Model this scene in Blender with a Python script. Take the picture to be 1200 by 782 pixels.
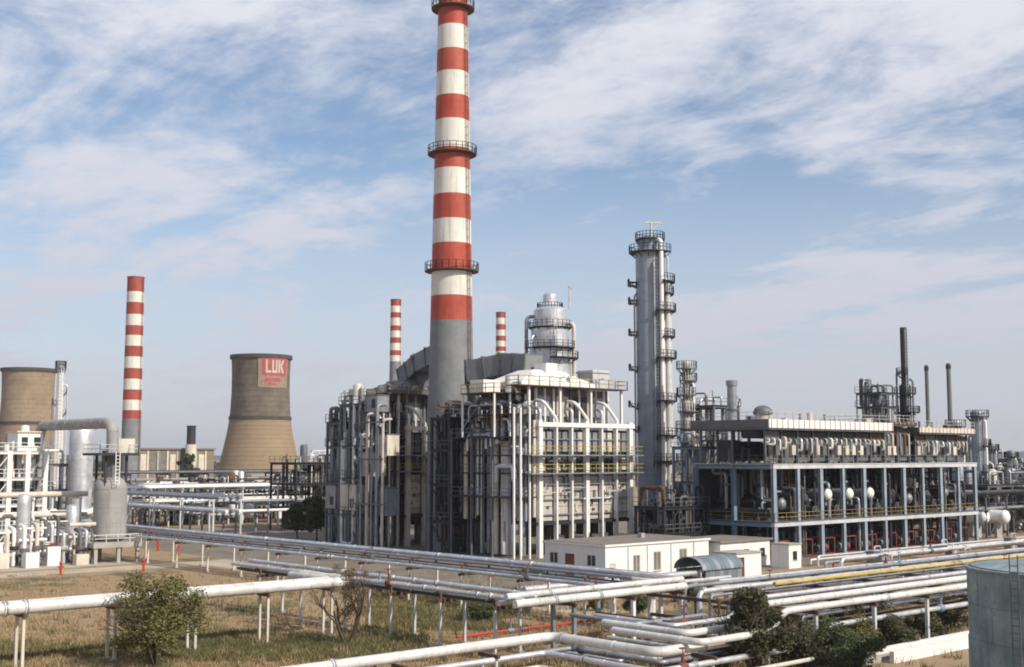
import bpy, math, random
from mathutils import Vector, Matrix, noise
R = math.radians
random.seed(7)
for _o in list(bpy.data.objects):
    bpy.data.objects.remove(_o)
scene = bpy.context.scene
col = scene.collection

# ------------------------------------------------------------------ camera
# World axes follow the plant's own grid (X along the heater fronts, Y into the plant); the camera looks across it at 42 degrees.
YAW, FPX, CAMZ = R(42), 1450.0, 12.5
PITCH = math.atan(144 / FPX)
cam = bpy.data.cameras.new('camera')
cam.sensor_width = 36.0
cam.lens = FPX / 1200 * 36
cam.clip_start, cam.clip_end = 0.5, 30000
co = bpy.data.objects.new('camera', cam)
co.location = (0, 0, CAMZ)
co.rotation_euler = (R(90) + PITCH, 0, -YAW)
col.objects.link(co)
scene.camera = co

# ------------------------------------------------------------------ sky, sun, exposure
SUN_EL, SUN_AZ = R(37), math.atan2(0.17, -0.985)       # azimuth measured from +Y towards +X
sun_dir = Vector((math.sin(SUN_AZ) * math.cos(SUN_EL), math.cos(SUN_AZ) * math.cos(SUN_EL), math.sin(SUN_EL)))
w = bpy.data.worlds.new('World')
scene.world = w
w.use_nodes = True
nt = w.node_tree
N, L = nt.nodes, nt.links
N.clear()
def wn(t, **k):
    n = N.new(t)
    for a, b in k.items():
        setattr(n, a, b)
    return n
def wmath(op, a, b=None, c=None, clamp=False):
    n = wn('ShaderNodeMath', operation=op, use_clamp=clamp)
    for i, s in enumerate((a, b, c)):
        if s is None: continue
        if isinstance(s, (int, float)): n.inputs[i].default_value = s
        else: L.new(s, n.inputs[i])
    return n.outputs[0]
sky = wn('ShaderNodeTexSky', sky_type='NISHITA', sun_disc=False)
sky.sun_elevation = SUN_EL
sky.sun_rotation = SUN_AZ
sky.altitude = 100
sky.air_density, sky.dust_density, sky.ozone_density = 1.0, 0.8, 2.6
tc = wn('ShaderNodeTexCoord')
sep = wn('ShaderNodeSeparateXYZ'); L.new(tc.outputs['Generated'], sep.inputs[0])
zz = wmath('ADD', wmath('MAXIMUM', sep.outputs[2], 0.0), 0.13)
comb = wn('ShaderNodeCombineXYZ')                       # the cloud layer: a plane overhead
L.new(wmath('DIVIDE', sep.outputs[0], zz), comb.inputs[0])
L.new(wmath('DIVIDE', sep.outputs[1], zz), comb.inputs[1])
def cloud_noise(scale, rot, stretch, off, detail, rough, dist=0.0):
    mp = wn('ShaderNodeMapping')
    mp.inputs['Rotation'].default_value = (0, 0, rot)
    mp.inputs['Scale'].default_value = (1, stretch, 1)
    mp.inputs['Location'].default_value = off
    L.new(comb.outputs[0], mp.inputs[0])
    n = wn('ShaderNodeTexNoise')
    n.inputs['Scale'].default_value = scale
    n.inputs['Detail'].default_value = detail
    n.inputs['Roughness'].default_value = rough
    n.inputs['Distortion'].default_value = dist
    L.new(mp.outputs[0], n.inputs['Vector'])
    return n.outputs[0]
SKY_OFF = (12.5, 5.5, 0.0)
big = cloud_noise(0.62, R(20), 0.55, SKY_OFF, 3, 0.5, 0.3)
mid = cloud_noise(2.3, R(20), 0.55, (8.5, -0.8, 0), 8, 0.62, 0.5)
fine = cloud_noise(7.5, R(5), 0.8, (7.7, 2.2, 0), 7, 0.65, 0.3)
dens = wmath('ADD', wmath('MULTIPLY', big, 0.80), wmath('ADD', wmath('MULTIPLY', mid, 0.80), wmath('MULTIPLY', fine, 0.34)))
mr = wn('ShaderNodeMapRange', interpolation_type='SMOOTHSTEP')
mr.inputs['From Min'].default_value, mr.inputs['From Max'].default_value = 0.83, 1.10
mr.inputs['To Min'].default_value, mr.inputs['To Max'].default_value = 0.07, 0.95
L.new(dens, mr.inputs['Value'])
lowm = wn('ShaderNodeMapRange', interpolation_type='SMOOTHSTEP')   # the veil thickens towards the horizon all round
lowm.inputs['From Min'].default_value, lowm.inputs['From Max'].default_value = 0.0, 0.30
lowm.inputs['To Min'].default_value, lowm.inputs['To Max'].default_value = 0.80, 0.0
L.new(sep.outputs[2], lowm.inputs['Value'])
low2 = wmath('MULTIPLY', lowm.outputs[0], wmath('ADD', 0.55, wmath('MULTIPLY', mid, 0.95)))
mask = wmath('MAXIMUM', mr.outputs[0], low2, clamp=True)
cr = wn('ShaderNodeMapRange')
cr.inputs['From Min'].default_value, cr.inputs['From Max'].default_value = 0.0, 0.35
L.new(sep.outputs[2], cr.inputs['Value'])
ccol = wn('ShaderNodeMix', data_type='RGBA')
ccol.inputs[6].default_value = (4.45, 4.5, 5.25, 1)
ccol.inputs[7].default_value = (6.5, 6.6, 7.2, 1)
L.new(cr.outputs[0], ccol.inputs[0])
mx = wn('ShaderNodeMix', data_type='RGBA')
L.new(mask, mx.inputs[0]); L.new(sky.outputs[0], mx.inputs[6]); L.new(ccol.outputs[2], mx.inputs[7])
bg = wn('ShaderNodeBackground'); bg.inputs[1].default_value = 0.122
L.new(mx.outputs[2], bg.inputs[0])
wo = wn('ShaderNodeOutputWorld'); L.new(bg.outputs[0], wo.inputs[0])

sl = bpy.data.lights.new('sun', 'SUN')
sl.energy, sl.angle, sl.color = 4.6, R(0.53), (1.0, 0.93, 0.82)
so = bpy.data.objects.new('sun', sl)
so.rotation_euler = (-sun_dir).to_track_quat('-Z', 'Y').to_euler()
so.location = (0, 0, 200)
col.objects.link(so)
vs = scene.view_settings
vs.view_transform, vs.look, vs.exposure, vs.gamma = 'Standard', 'None', 0.03, 1.0
vs.use_curve_mapping = False
scene.cycles.max_bounces = 6
scene.cycles.diffuse_bounces = 3
scene.cycles.glossy_bounces = 3
scene.cycles.transparent_max_bounces = 4
scene.cycles.volume_bounces = 0
scene.cycles.use_denoising = True
scene.cycles.filter_width = 1.9

# ------------------------------------------------------------------ measuring
RV = Vector((math.cos(YAW), -math.sin(YAW), 0))
FH = Vector((math.sin(YAW), math.cos(YAW), 0))
FV = FH * math.cos(PITCH) + Vector((0, 0, math.sin(PITCH)))
UV = -FH * math.sin(PITCH) + Vector((0, 0, math.cos(PITCH)))
def ray(px, py):
    return FV + RV * ((px - 600) / FPX) - UV * ((py - 391) / FPX)
def G(px, py, z=0.0):                    # where a line of sight meets the level z
    r = ray(px, py); t = (z - CAMZ) / r.z
    return Vector((0, 0, CAMZ)) + r * t
def V(px, py, d):                        # a point d metres in front of the camera
    r = ray(px, py)
    return Vector((0, 0, CAMZ)) + r * (d / r.dot(FH))

# ------------------------------------------------------------------ materials
MATS = {}
def mat(name, c, rough=0.7, metal=0.0, c2=None, scale=0.6, amt=0.35, streak=0.0, dirt=(0.12, 0.09, 0.06), bump=0.0, bscale=8.0, spots=0.0):
    m = bpy.data.materials.new(name); m.use_nodes = True
    t = m.node_tree; b = t.nodes['Principled BSDF']
    b.inputs['Roughness'].default_value = rough; b.inputs['Metallic'].default_value = metal
    geo = t.nodes.new('ShaderNodeNewGeometry')
    def nz(sc, det=5, rg=0.6, vec=None):
        n = t.nodes.new('ShaderNodeTexNoise')
        n.inputs['Scale'].default_value = sc; n.inputs['Detail'].default_value = det; n.inputs['Roughness'].default_value = rg
        t.links.new(vec or geo.outputs['Position'], n.inputs['Vector'])
        return n.outputs[0]
    def rng(s, a, bb, c0=0.0, c1=1.0):
        n = t.nodes.new('ShaderNodeMapRange')
        n.inputs['From Min'].default_value, n.inputs['From Max'].default_value = a, bb
        n.inputs['To Min'].default_value, n.inputs['To Max'].default_value = c0, c1
        t.links.new(s, n.inputs['Value']); return n.outputs[0]
    def mix(f, a, bb):
        n = t.nodes.new('ShaderNodeMix'); n.data_type = 'RGBA'
        t.links.new(f, n.inputs[0])
        for i, s in ((6, a), (7, bb)):
            if isinstance(s, tuple): n.inputs[i].default_value = (*s, 1)
            else: t.links.new(s, n.inputs[i])
        return n.outputs[2]
    c2 = c2 or tuple(x * (1 - amt) for x in c)
    out = mix(rng(nz(scale), 0.35, 0.68), c, c2)
    if streak:
        mp = t.nodes.new('ShaderNodeMapping'); mp.inputs['Scale'].default_value = (1, 1, 0.06)
        t.links.new(geo.outputs['Position'], mp.inputs[0])
        out = mix(rng(nz(2.2, 6, 0.65, mp.outputs[0]), 0.5, 0.75, 0, streak), out, dirt)
    if spots:
        out = mix(rng(nz(scale * 5, 6, 0.7), 0.56, 0.7, 0, spots), out, dirt)
    t.links.new(out, b.inputs['Base Color'])
    t.links.new(rng(nz(scale * 3), 0.3, 0.7, max(rough - 0.1, 0.05), min(rough + 0.12, 1)), b.inputs['Roughness'])
    if bump:
        bn = t.nodes.new('ShaderNodeBump'); bn.inputs['Strength'].default_value = bump; bn.inputs['Distance'].default_value = 0.05
        t.links.new(nz(bscale), bn.inputs['Height']); t.links.new(bn.outputs[0], b.inputs['Normal'])
    MATS[name] = m
    return m
mat('red_paint', (0.37, 0.042, 0.018), 0.6, c2=(0.40, 0.085, 0.05), scale=0.35, streak=0.7, dirt=(0.15, 0.03, 0.022), spots=0.25)
mat('red_paint_faded', (0.36, 0.065, 0.04), 0.65, amt=0.3, streak=0.4, dirt=(0.2, 0.06, 0.05))
mat('white_band', (0.70, 0.68, 0.61), 0.6, amt=0.14, scale=0.35, streak=0.75, dirt=(0.36, 0.32, 0.26), spots=0.2)
mat('grey_shaft', (0.21, 0.22, 0.23), 0.75, amt=0.25, streak=0.3)
mat('silver', (0.70, 0.71, 0.73), 0.42, 0.55, amt=0.28, scale=0.8, streak=0.3, dirt=(0.30, 0.27, 0.24))
mat('silver_dull', (0.33, 0.35, 0.38), 0.5, 0.45, amt=0.35, scale=0.8, streak=0.4, dirt=(0.16, 0.14, 0.12))
mat('white_paint', (0.80, 0.78, 0.74), 0.5, amt=0.13, streak=0.3, dirt=(0.34, 0.28, 0.21))
mat('cream_paint', (0.66, 0.60, 0.50), 0.6, amt=0.22, streak=0.5, dirt=(0.26, 0.19, 0.12))
mat('pale_panel', (0.57, 0.515, 0.455), 0.6, amt=0.3, streak=0.6, dirt=(0.20, 0.14, 0.09), spots=0.35)
mat('grey_steel', (0.15, 0.155, 0.165), 0.6, 0.2, amt=0.35, streak=0.4, dirt=(0.10, 0.08, 0.06))
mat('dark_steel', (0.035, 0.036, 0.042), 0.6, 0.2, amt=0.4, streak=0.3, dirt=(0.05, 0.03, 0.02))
mat('rust_steel', (0.12, 0.065, 0.04), 0.8, amt=0.45, streak=0.4)
mat('blue_paint', (0.17, 0.25, 0.33), 0.55, amt=0.25, streak=0.4, dirt=(0.12, 0.11, 0.10))
mat('blue_lit', (0.30, 0.36, 0.42), 0.55, amt=0.3, streak=0.5, dirt=(0.14, 0.12, 0.10))
mat('pipe_white', (0.74, 0.72, 0.68), 0.5, 0.1, amt=0.32, scale=0.45, streak=0.4, dirt=(0.30, 0.23, 0.16), spots=0.55)
mat('blue_column', (0.33, 0.37, 0.42), 0.45, 0.25, amt=0.2, streak=0.4, dirt=(0.2, 0.2, 0.2))
mat('pale_beam', (0.56, 0.57, 0.57), 0.55, amt=0.25, streak=0.4, dirt=(0.25, 0.2, 0.15))
mat('yellow_paint', (0.40, 0.30, 0.07), 0.6, amt=0.4, spots=0.4)
mat('yellow_pipe', (0.58, 0.42, 0.13), 0.5, amt=0.35, streak=0.4, dirt=(0.3, 0.22, 0.12), spots=0.5)
mat('grey_lagging', (0.34, 0.33, 0.31), 0.6, amt=0.25, streak=0.5, dirt=(0.16, 0.14, 0.12))
mat('red_enamel', (0.45, 0.045, 0.025), 0.5, amt=0.3)
mat('brown_red', (0.20, 0.05, 0.035), 0.6, amt=0.4)
mat('door_red', (0.24, 0.05, 0.02), 0.55, amt=0.3)
mat('tower_upper', (0.175, 0.142, 0.105), 0.9, c2=(0.095, 0.08, 0.064), scale=0.2, streak=0.7, dirt=(0.06, 0.055, 0.05), spots=0.5)
mat('tower_lower', (0.285, 0.21, 0.13), 0.9, c2=(0.235, 0.168, 0.102), scale=0.12, streak=0.45, dirt=(0.16, 0.12, 0.085), spots=0.2)
mat('tower_pale', (0.32, 0.24, 0.155), 0.9, c2=(0.24, 0.175, 0.115), scale=0.12, streak=0.5, dirt=(0.10, 0.075, 0.06), spots=0.75)
mat('tower_band', (0.07, 0.065, 0.06), 0.9)
mat('sign_red', (0.40, 0.075, 0.068), 0.6, amt=0.2)
mat('sign_pale', (0.30, 0.21, 0.165), 0.7, amt=0.25)
mat('sign_white', (0.50, 0.45, 0.39), 0.6, amt=0.1)
mat('stucco', (0.76, 0.74, 0.70), 0.85, amt=0.10, scale=0.5, streak=0.25, dirt=(0.45, 0.40, 0.33), bump=0.1)
mat('roof_felt', (0.22, 0.19, 0.165), 0.95, amt=0.3, scale=0.8)
mat('concrete', (0.42, 0.39, 0.35), 0.9, amt=0.3, scale=0.5, bump=0.15, spots=0.3)
mat('pad_concrete', (0.46, 0.40, 0.32), 0.95, amt=0.25, scale=0.25, spots=0.3, dirt=(0.2, 0.16, 0.12))
mat('road_gravel', (0.50, 0.42, 0.31), 0.97, amt=0.3, scale=0.3, spots=0.4, dirt=(0.25, 0.19, 0.12))
mat('brick_old', (0.24, 0.19, 0.14), 0.9, amt=0.3, scale=0.3)
mat('glass_dark', (0.03, 0.035, 0.04), 0.12)
mat('glass_pale', (0.20, 0.19, 0.17), 0.25)
mat('teal_sheet', (0.17, 0.23, 0.26), 0.5, 0.2, amt=0.3, streak=0.4)
mat('tank_paint', (0.27, 0.34, 0.35), 0.6, 0.1, c2=(0.13, 0.18, 0.185), scale=0.7, streak=0.6, dirt=(0.08, 0.105, 0.10), spots=0.65)
mat('bark', (0.10, 0.075, 0.05), 0.95, amt=0.4, scale=4)
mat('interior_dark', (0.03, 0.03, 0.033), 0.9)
mat('apron', (0.21, 0.175, 0.14), 0.95, amt=0.4, scale=0.3, spots=0.5, dirt=(0.3, 0.25, 0.18))
def leafmat(name, a, b):
    m = mat(name, a, 0.75, c2=b, scale=1.3)
    bs = m.node_tree.nodes['Principled BSDF']
    bs.inputs['Subsurface Weight'].default_value = 0.0
    return m
leafmat('leaf_olive', (0.150, 0.150, 0.040), (0.125, 0.098, 0.034))
leafmat('leaf_dark', (0.055, 0.068, 0.025), (0.090, 0.078, 0.032))
leafmat('leaf_green', (0.085, 0.105, 0.030), (0.045, 0.060, 0.020))
leafmat('leaf_brown', (0.16, 0.10, 0.045), (0.10, 0.07, 0.035))
leafmat('leaf_far', (0.05, 0.065, 0.035), (0.035, 0.045, 0.025))

# ground: dry grass, greener patches, bare earth
def ground_mat():
    m = bpy.data.materials.new('ground'); m.use_nodes = True
    t = m.node_tree; b = t.nodes['Principled BSDF']; b.inputs['Roughness'].default_value = 0.97
    geo = t.nodes.new('ShaderNodeNewGeometry')
    def nz(sc, det, rg, off=0):
        mp = t.nodes.new('ShaderNodeMapping'); mp.inputs['Location'].default_value = (off, off * 0.7, 0)
        t.links.new(geo.outputs['Position'], mp.inputs[0])
        n = t.nodes.new('ShaderNodeTexNoise'); n.inputs['Scale'].default_value = sc
        n.inputs['Detail'].default_value = det; n.inputs['Roughness'].default_value = rg
        t.links.new(mp.outputs[0], n.inputs['Vector']); return n.outputs[0]
    def step(s, a, bb):
        n = t.nodes.new('ShaderNodeMapRange'); n.interpolation_type = 'SMOOTHSTEP'
        n.inputs['From Min'].default_value, n.inputs['From Max'].default_value = a, bb
        t.links.new(s, n.inputs['Value']); return n.outputs[0]
    def mix(f, a, bb):
        n = t.nodes.new('ShaderNodeMix'); n.data_type = 'RGBA'; t.links.new(f, n.inputs[0])
        for i, s in ((6, a), (7, bb)):
            if isinstance(s, tuple): n.inputs[i].default_value = (*s, 1)
            else: t.links.new(s, n.inputs[i])
        return n.outputs[2]
    dry = mix(step(nz(0.5, 8, 0.7), 0.4, 0.65), (0.345, 0.232, 0.130), (0.285, 0.186, 0.102))
    dry = mix(step(nz(5.0, 4, 0.7, 9), 0.45, 0.62), dry, (0.285, 0.205, 0.118))
    gr = mix(step(nz(1.2, 6, 0.7, 3), 0.4, 0.6), (0.085, 0.085, 0.030), (0.14, 0.12, 0.05))
    out = mix(step(nz(0.085, 5, 0.62, 31), 0.545, 0.64), dry, gr)
    out = mix(step(nz(0.11, 6, 0.65, 57), 0.60, 0.68), out, (0.33, 0.26, 0.19))
    t.links.new(out, b.inputs['Base Color'])
    bn = t.nodes.new('ShaderNodeBump'); bn.inputs['Strength'].default_value = 0.5; bn.inputs['Distance'].default_value = 0.15
    t.links.new(nz(3.0, 8, 0.75), bn.inputs['Height']); t.links.new(bn.outputs[0], b.inputs['Normal'])
    MATS['ground'] = m
ground_mat()

# ------------------------------------------------------------------ building blocks
WL = {}
class MB:
    def __init__(s): s.v, s.f = [], []
    def box(s, x0, y0, z0, x1, y1, z1):
        k = len(s.v)
        s.v += [(x0,y0,z0),(x1,y0,z0),(x1,y1,z0),(x0,y1,z0),(x0,y0,z1),(x1,y0,z1),(x1,y1,z1),(x0,y1,z1)]
        s.f += [(k,k+3,k+2,k+1),(k+4,k+5,k+6,k+7),(k,k+1,k+5,k+4),(k+1,k+2,k+6,k+5),(k+2,k+3,k+7,k+6),(k+3,k,k+4,k+7)]
        return s
    def bar(s, p, q, a=0.06, b=None):
        p, q = Vector(p), Vector(q); d = (q - p)
        if d.length < 1e-6: return s
        d.normalize(); b = b or a
        up = Vector((0,0,1)) if abs(d.z) < 0.9 else Vector((0,1,0))
        x = d.cross(up).normalized() * a / 2; y = x.cross(d).normalized() * b / 2
        k = len(s.v)
        for c in (p, q): s.v += [tuple(c-x-y), tuple(c+x-y), tuple(c+x+y), tuple(c-x+y)]
        s.f += [(k,k+1,k+2,k+3),(k+7,k+6,k+5,k+4),(k,k+4,k+5,k+1),(k+1,k+5,k+6,k+2),(k+2,k+6,k+7,k+3),(k+3,k+7,k+4,k)]
        return s
    def tube(s, pts, r, n=10, caps=True, radii=None):
        pts = [Vector(p) for p in pts]; m = len(pts); k = len(s.v)
        prev = None
        for i, p in enumerate(pts):
            t = (pts[min(i+1,m-1)] - pts[max(i-1,0)]).normalized()
            if prev is None:
                up = Vector((0,0,1)) if abs(t.z) < 0.9 else Vector((1,0,0))
                prev = t.cross(up).normalized()
            x = (prev - t * prev.dot(t)).normalized(); prev = x; y = t.cross(x)
            rr = radii[i] if radii else r
            for j in range(n):
                a = 2*math.pi*j/n
                s.v.append(tuple(p + (x*math.cos(a) + y*math.sin(a)) * rr))
        for i in range(m-1):
            for j in range(n):
                a, b = k+i*n+j, k+i*n+(j+1)%n
                s.f.append((a, b, b+n, a+n))
        if caps:
            s.f.append(tuple(k+j for j in range(n))[::-1]); s.f.append(tuple(k+(m-1)*n+j for j in range(n)))
        return s
    def cyl(s, p, q, r, n=12, r2=None):
        return s.tube([p, q], r, n, True, [r, r if r2 is None else r2])
    def lathe(s, prof, cx, cy, n=32, a0=0.0, a1=2*math.pi, cap=False):
        k = len(s.v); full = abs(a1-a0-2*math.pi) < 1e-6; c = n if full else n+1
        for r, z in prof:
            for j in range(c):
                a = a0+(a1-a0)*j/n
                s.v.append((cx+r*math.cos(a), cy+r*math.sin(a), z))
        for i in range(len(prof)-1):
            for j in range(n):
                a, b = k+i*c+j, k+i*c+(j+1)%c
                s.f.append((a, b, b+c, a+c))
        if cap and full:
            s.f.append(tuple(k+j for j in range(c))[::-1]); s.f.append(tuple(k+(len(prof)-1)*c+j for j in range(c)))
        return s
    def quad(s, a, b, c, d):
        k = len(s.v); s.v += [tuple(a), tuple(b), tuple(c), tuple(d)]; s.f.append((k,k+1,k+2,k+3)); return s
    def rail(s, pts, h=1.05, step=1.6, t=0.06):
        for p, q in zip(pts[:-1], pts[1:]):
            p, q = Vector(p), Vector(q)
            for hh in (h, h*0.52): s.bar(p+Vector((0,0,hh)), q+Vector((0,0,hh)), t)
            n = max(1, round((q-p).length/step))
            for i in range(n+1):
                c = p.lerp(q, i/n); s.bar(c, c+Vector((0,0,h)), t)
        return s
    def build(s, name, m, parent=None, label=None, cat=None, group=None, kind=None, smooth=True):
        xs, ys, zs = zip(*s.v)
        if parent: off = WL[parent]
        else: off = Vector(((min(xs)+max(xs))/2, (min(ys)+max(ys))/2, min(zs)))
        me = bpy.data.meshes.new(name)
        me.from_pydata([(x-off.x, y-off.y, z-off.z) for x, y, z in s.v], [], s.f)
        me.materials.append(MATS[m])
        if smooth:
            me.polygons.foreach_set('use_smooth', [True]*len(me.polygons)); me.set_sharp_from_angle(angle=R(38))
        o = bpy.data.objects.new(name, me); col.objects.link(o)
        if parent: o.parent = parent
        else: o.location = off
        WL[o] = off
        tag(o, label, cat, group, kind)
        return o
def tag(o, label=None, cat=None, group=None, kind=None):
    for k, x in (('label', label), ('category', cat), ('group', group), ('kind', kind)):
        if x: o[k] = x
    return o
def thing(name, label, cat, loc, group=None):
    o = bpy.data.objects.new(name, None); col.objects.link(o)
    o.empty_display_size = 0.3
    o.location = loc; WL[o] = Vector(loc)
    return tag(o, label, cat, group, 'thing')
def share(o, d, parent):                 # another piece like o, moved by d, under parent
    c = o.copy(); col.objects.link(c); c.parent = parent
    c.location = o.location + Vector(d) + (WL[o] - WL[parent]); WL[c] = WL[parent]
    return c
ORD = 'first second third fourth fifth sixth seventh eighth ninth tenth eleventh twelfth thirteenth fourteenth fifteenth sixteenth seventeenth eighteenth nineteenth twentieth'.split()
def bend(pts, rad, n=5):                 # rounds the corners of a polyline
    pts = [Vector(p) for p in pts]; out = [pts[0]]
    for a, b, c in zip(pts[:-2], pts[1:-1], pts[2:]):
        d1, d2 = (a-b), (c-b); rr = min(rad, d1.length*0.45, d2.length*0.45)
        p, q = b+d1.normalized()*rr, b+d2.normalized()*rr
        for i in range(n+1):
            t = i/n; out.append(p*(1-t)**2 + b*2*t*(1-t) + q*t*t)
    return out + [pts[-1]]
def pipe_mb(pts, r, n=12, joints=3.2, rad=None):
    mb = MB(); pb = bend(pts, rad or 3*r); mb.tube(pb, r, n)
    if joints:
        acc = joints * 0.6
        for p, q in zip(pb[:-1], pb[1:]):
            ln = (q-p).length; d = (q-p).normalized()
            while acc < ln:
                c = p + d*acc
                mb.tube([c-d*0.035, c+d*0.035], r*1.05+0.008, n); acc += joints
            acc -= ln
    return mb
def pipe(pts, r, m, label, group=None, n=12, joints=3.2, name='pipe', fittings=True):
    o = pipe_mb(pts, r, n, joints).build(name, m, None, label, 'pipe', group, 'thing')
    if fittings:                             # bolted flanges and the odd gate valve along the straight runs
        rnd = random.Random(hash((round(pts[0][0], 2), round(pts[0][1], 2), round(r, 3))))
        for p, q in zip(pts[:-1], pts[1:]):
            p, q = Vector(p), Vector(q); ln = (q-p).length; d = (q-p).normalized()
            if ln < 7: continue
            for k in range(min(3, int(ln/12)+1)):
                c = p+d*(ln*rnd.uniform(0.08, 0.55))
                MB().tube([c-d*0.09, c-d*0.015], r*1.22+0.02, n).build('flange', m, o)
                MB().tube([c+d*0.015, c+d*0.09], r*1.22+0.02, n).build('flange', 'silver_dull', o)
            if abs(d.z) < 0.1 and r < 0.25 and rnd.random() < 0.4:
                c = p+d*(ln*rnd.uniform(0.1, 0.5)); up = Vector((0, 0, 1))
                v = MB().tube([c-d*0.28, c-d*0.1, c+d*0.1, c+d*0.28], r, 10, True, [r*1.3, r*1.7, r*1.7, r*1.3]).cyl(c, c+up*(r*1.5+0.45), r*0.55, 8).build('valve', rnd.choice(['grey_steel', 'brown_red', 'blue_paint']), o)
                e = c+up*(r*1.5+0.45)
                MB().cyl(e, e+up*0.3, 0.03, 6).lathe([(0.2, e.z+0.27), (0.26, e.z+0.3), (0.2, e.z+0.33), (0.17, e.z+0.3), (0.2, e.z+0.27)], e.x, e.y, 14).bar(e+Vector((-0.2, 0, 0.3)), e+Vector((0.2, 0, 0.3)), 0.03).build('handwheel', 'brown_red', v)
    return o

# ================================================================== SETTING
def sheet(name, x0, y0, x1, y1, z, m, n=1):
    mb = MB()
    for i in range(n):
        for j in range(n):
            a0, a1 = x0+(x1-x0)*i/n, x0+(x1-x0)*(i+1)/n
            b0, b1 = y0+(y1-y0)*j/n, y0+(y1-y0)*(j+1)/n
            mb.quad((a0,b0,z),(a1,b0,z),(a1,b1,z),(a0,b1,z))
    return mb.build(name, m, kind='structure', smooth=False)
sheet('ground', -9000, -9000, 12000, 12000, 0, 'ground')
sheet('concrete_pad', 20, 138.5, 66.5, 185, 0.004, 'pad_concrete')
sheet('access_road', 10, 131.5, 76, 136.6, 0.006, 'road_gravel')
sheet('service_road', 70.8, 60, 75.4, 131.4, 0.005, 'road_gravel')
sheet('plant_apron', 77, 84, 185, 200, 0.003, 'apron')
# distant low ridge on the right-hand horizon
def ridge(name, px0, px1, d, zmax, m):
    mb = MB(); n = 60; top, bot, back = [], [], []
    for i in range(n+1):
        px = px0+(px1-px0)*i/n; p = V(px, 535, d); q = V(px, 535, d+900)
        h = zmax*(0.55+0.45*noise.noise((i*0.17, 3.1, 0.0)) + 0.08*noise.noise((i*0.9, 0, 5)))
        h *= min(1, i/6, (n-i)/6) if i < n else 0
        bot.append((p.x, p.y, -1)); top.append(((p.x+q.x)/2, (p.y+q.y)/2, max(h, 0))); back.append((q.x, q.y, -1))
    k = len(mb.v); mb.v += bot+top+back; c = n+1
    for i in range(n):
        mb.f += [(k+i, k+i+1, k+c+i+1, k+c+i), (k+c+i, k+c+i+1, k+2*c+i+1, k+2*c+i)]
    return mb.build(name, m, kind='structure')
ridge('hill', 1060, 1500, 3000, 42, 'leaf_far')
ridge('hill', -400, 460, 4200, 26, 'leaf_far')

# ================================================================== CHIMNEYS
def chimney(label, px, d, widths, ys, ring_ys=(), red='red_paint', group='red and white striped chimneys', n=40):
    c = V(px, 535, d); cx, cy = c.x, c.y
    z = lambda py: V(px, py, d).z
    (ya, wa), (yb, wb) = widths
    za, zb = z(ya), z(yb); ra, rb = wa*d/FPX/2, wb*d/FPX/2
    rad = lambda h: ra + (rb-ra)*(h-za)/(zb-za)
    t = thing('chimney', label, 'chimney', (cx, cy, 0), group)
    zs = [z(y) for y in ys]
    for i in range(len(zs)-1):
        isred = i % 2 == 0
        nn = 5
        prof = [(rad(zs[i+1]+(zs[i]-zs[i+1])*k/nn), zs[i+1]+(zs[i]-zs[i+1])*k/nn) for k in range(nn+1)]
        MB().lathe(prof, cx, cy, n).build('band', red if isred else 'white_band', t, label='faded red painted band' if isred else 'off white painted band')
    MB().lathe([(rad(0), 0), (rad(zs[-1]/2), zs[-1]/2), (rad(zs[-1]), zs[-1])], cx, cy, n).build('shaft', 'grey_shaft', t)
    h = zs[0]; r = rad(h)
    MB().lathe([(r, h), (r+0.12, h), (r+0.12, h+0.3), (r-0.25, h+0.3), (r-0.25, h-3)], cx, cy, n).build('rim', 'grey_steel', t)
    for y in ring_ys:
        h = z(y); r = rad(h)
        ring = MB().lathe([(r+0.01, h-0.25), (r+0.5, h-0.12), (r+0.95, h-0.12), (r+0.95, h), (r+0.01, h)], cx, cy, n).build('gallery', 'rust_steel', t)
        rl = MB(); pts = [(cx+(r+0.92)*math.cos(a), cy+(r+0.92)*math.sin(a), h) for a in [2*math.pi*i/24 for i in range(25)]]
        rl.rail(pts, 1.1, 3, 0.07); rl.build('railing', 'rust_steel', ring)
    a = math.atan2(-cy, -cx)+0.9
    lad = MB(); ux, uy = math.cos(a), math.sin(a); tx, ty = -uy, ux
    for sgn in (-1, 1):
        pts = []
        for k in range(9):
            h = 3+(zs[0]-3)*k/8; rr = rad(h)+0.18
            pts.append((cx+ux*rr+tx*0.25*sgn, cy+uy*rr+ty*0.25*sgn, h))
        for p, q in zip(pts[:-1], pts[1:]): lad.bar(p, q, 0.07)
    h = 3
    while h < zs[0]:
        rr = rad(h)+0.18
        lad.bar((cx+ux*rr+tx*0.25, cy+uy*rr+ty*0.25, h), (cx+ux*rr-tx*0.25, cy+uy*rr-ty*0.25, h), 0.05); h += 1.2
    lad.build('ladder', 'rust_steel', t)
    return t
chimney('tallest red and white banded chimney with three galleries, rising between the two heaters', 528.3, 170, ((380, 50), (5, 35.5)),
        [-14, 33, 61, 87, 115, 143, 176, 200, 230, 259, 287, 317, 348, 377], (11, 181, 318))
chimney('slim red and white chimney at far left, behind the white process vessels', 153, 380, ((327, 19.5), (491, 21.5)),
        [326, 342.6, 355, 369, 382, 393.5, 406, 418.5, 432, 444.5, 457, 469, 481, 491], (), 'red_paint_faded', n=28)
chimney('small distant red and white chimney just left of the tallest chimney', 462.3, 500, ((352, 12.5), (424, 13.5)),
        [352, 359, 366.6, 373, 382, 388, 396, 402.5, 411, 417, 424], (), 'red_paint_faded', n=24)
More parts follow.
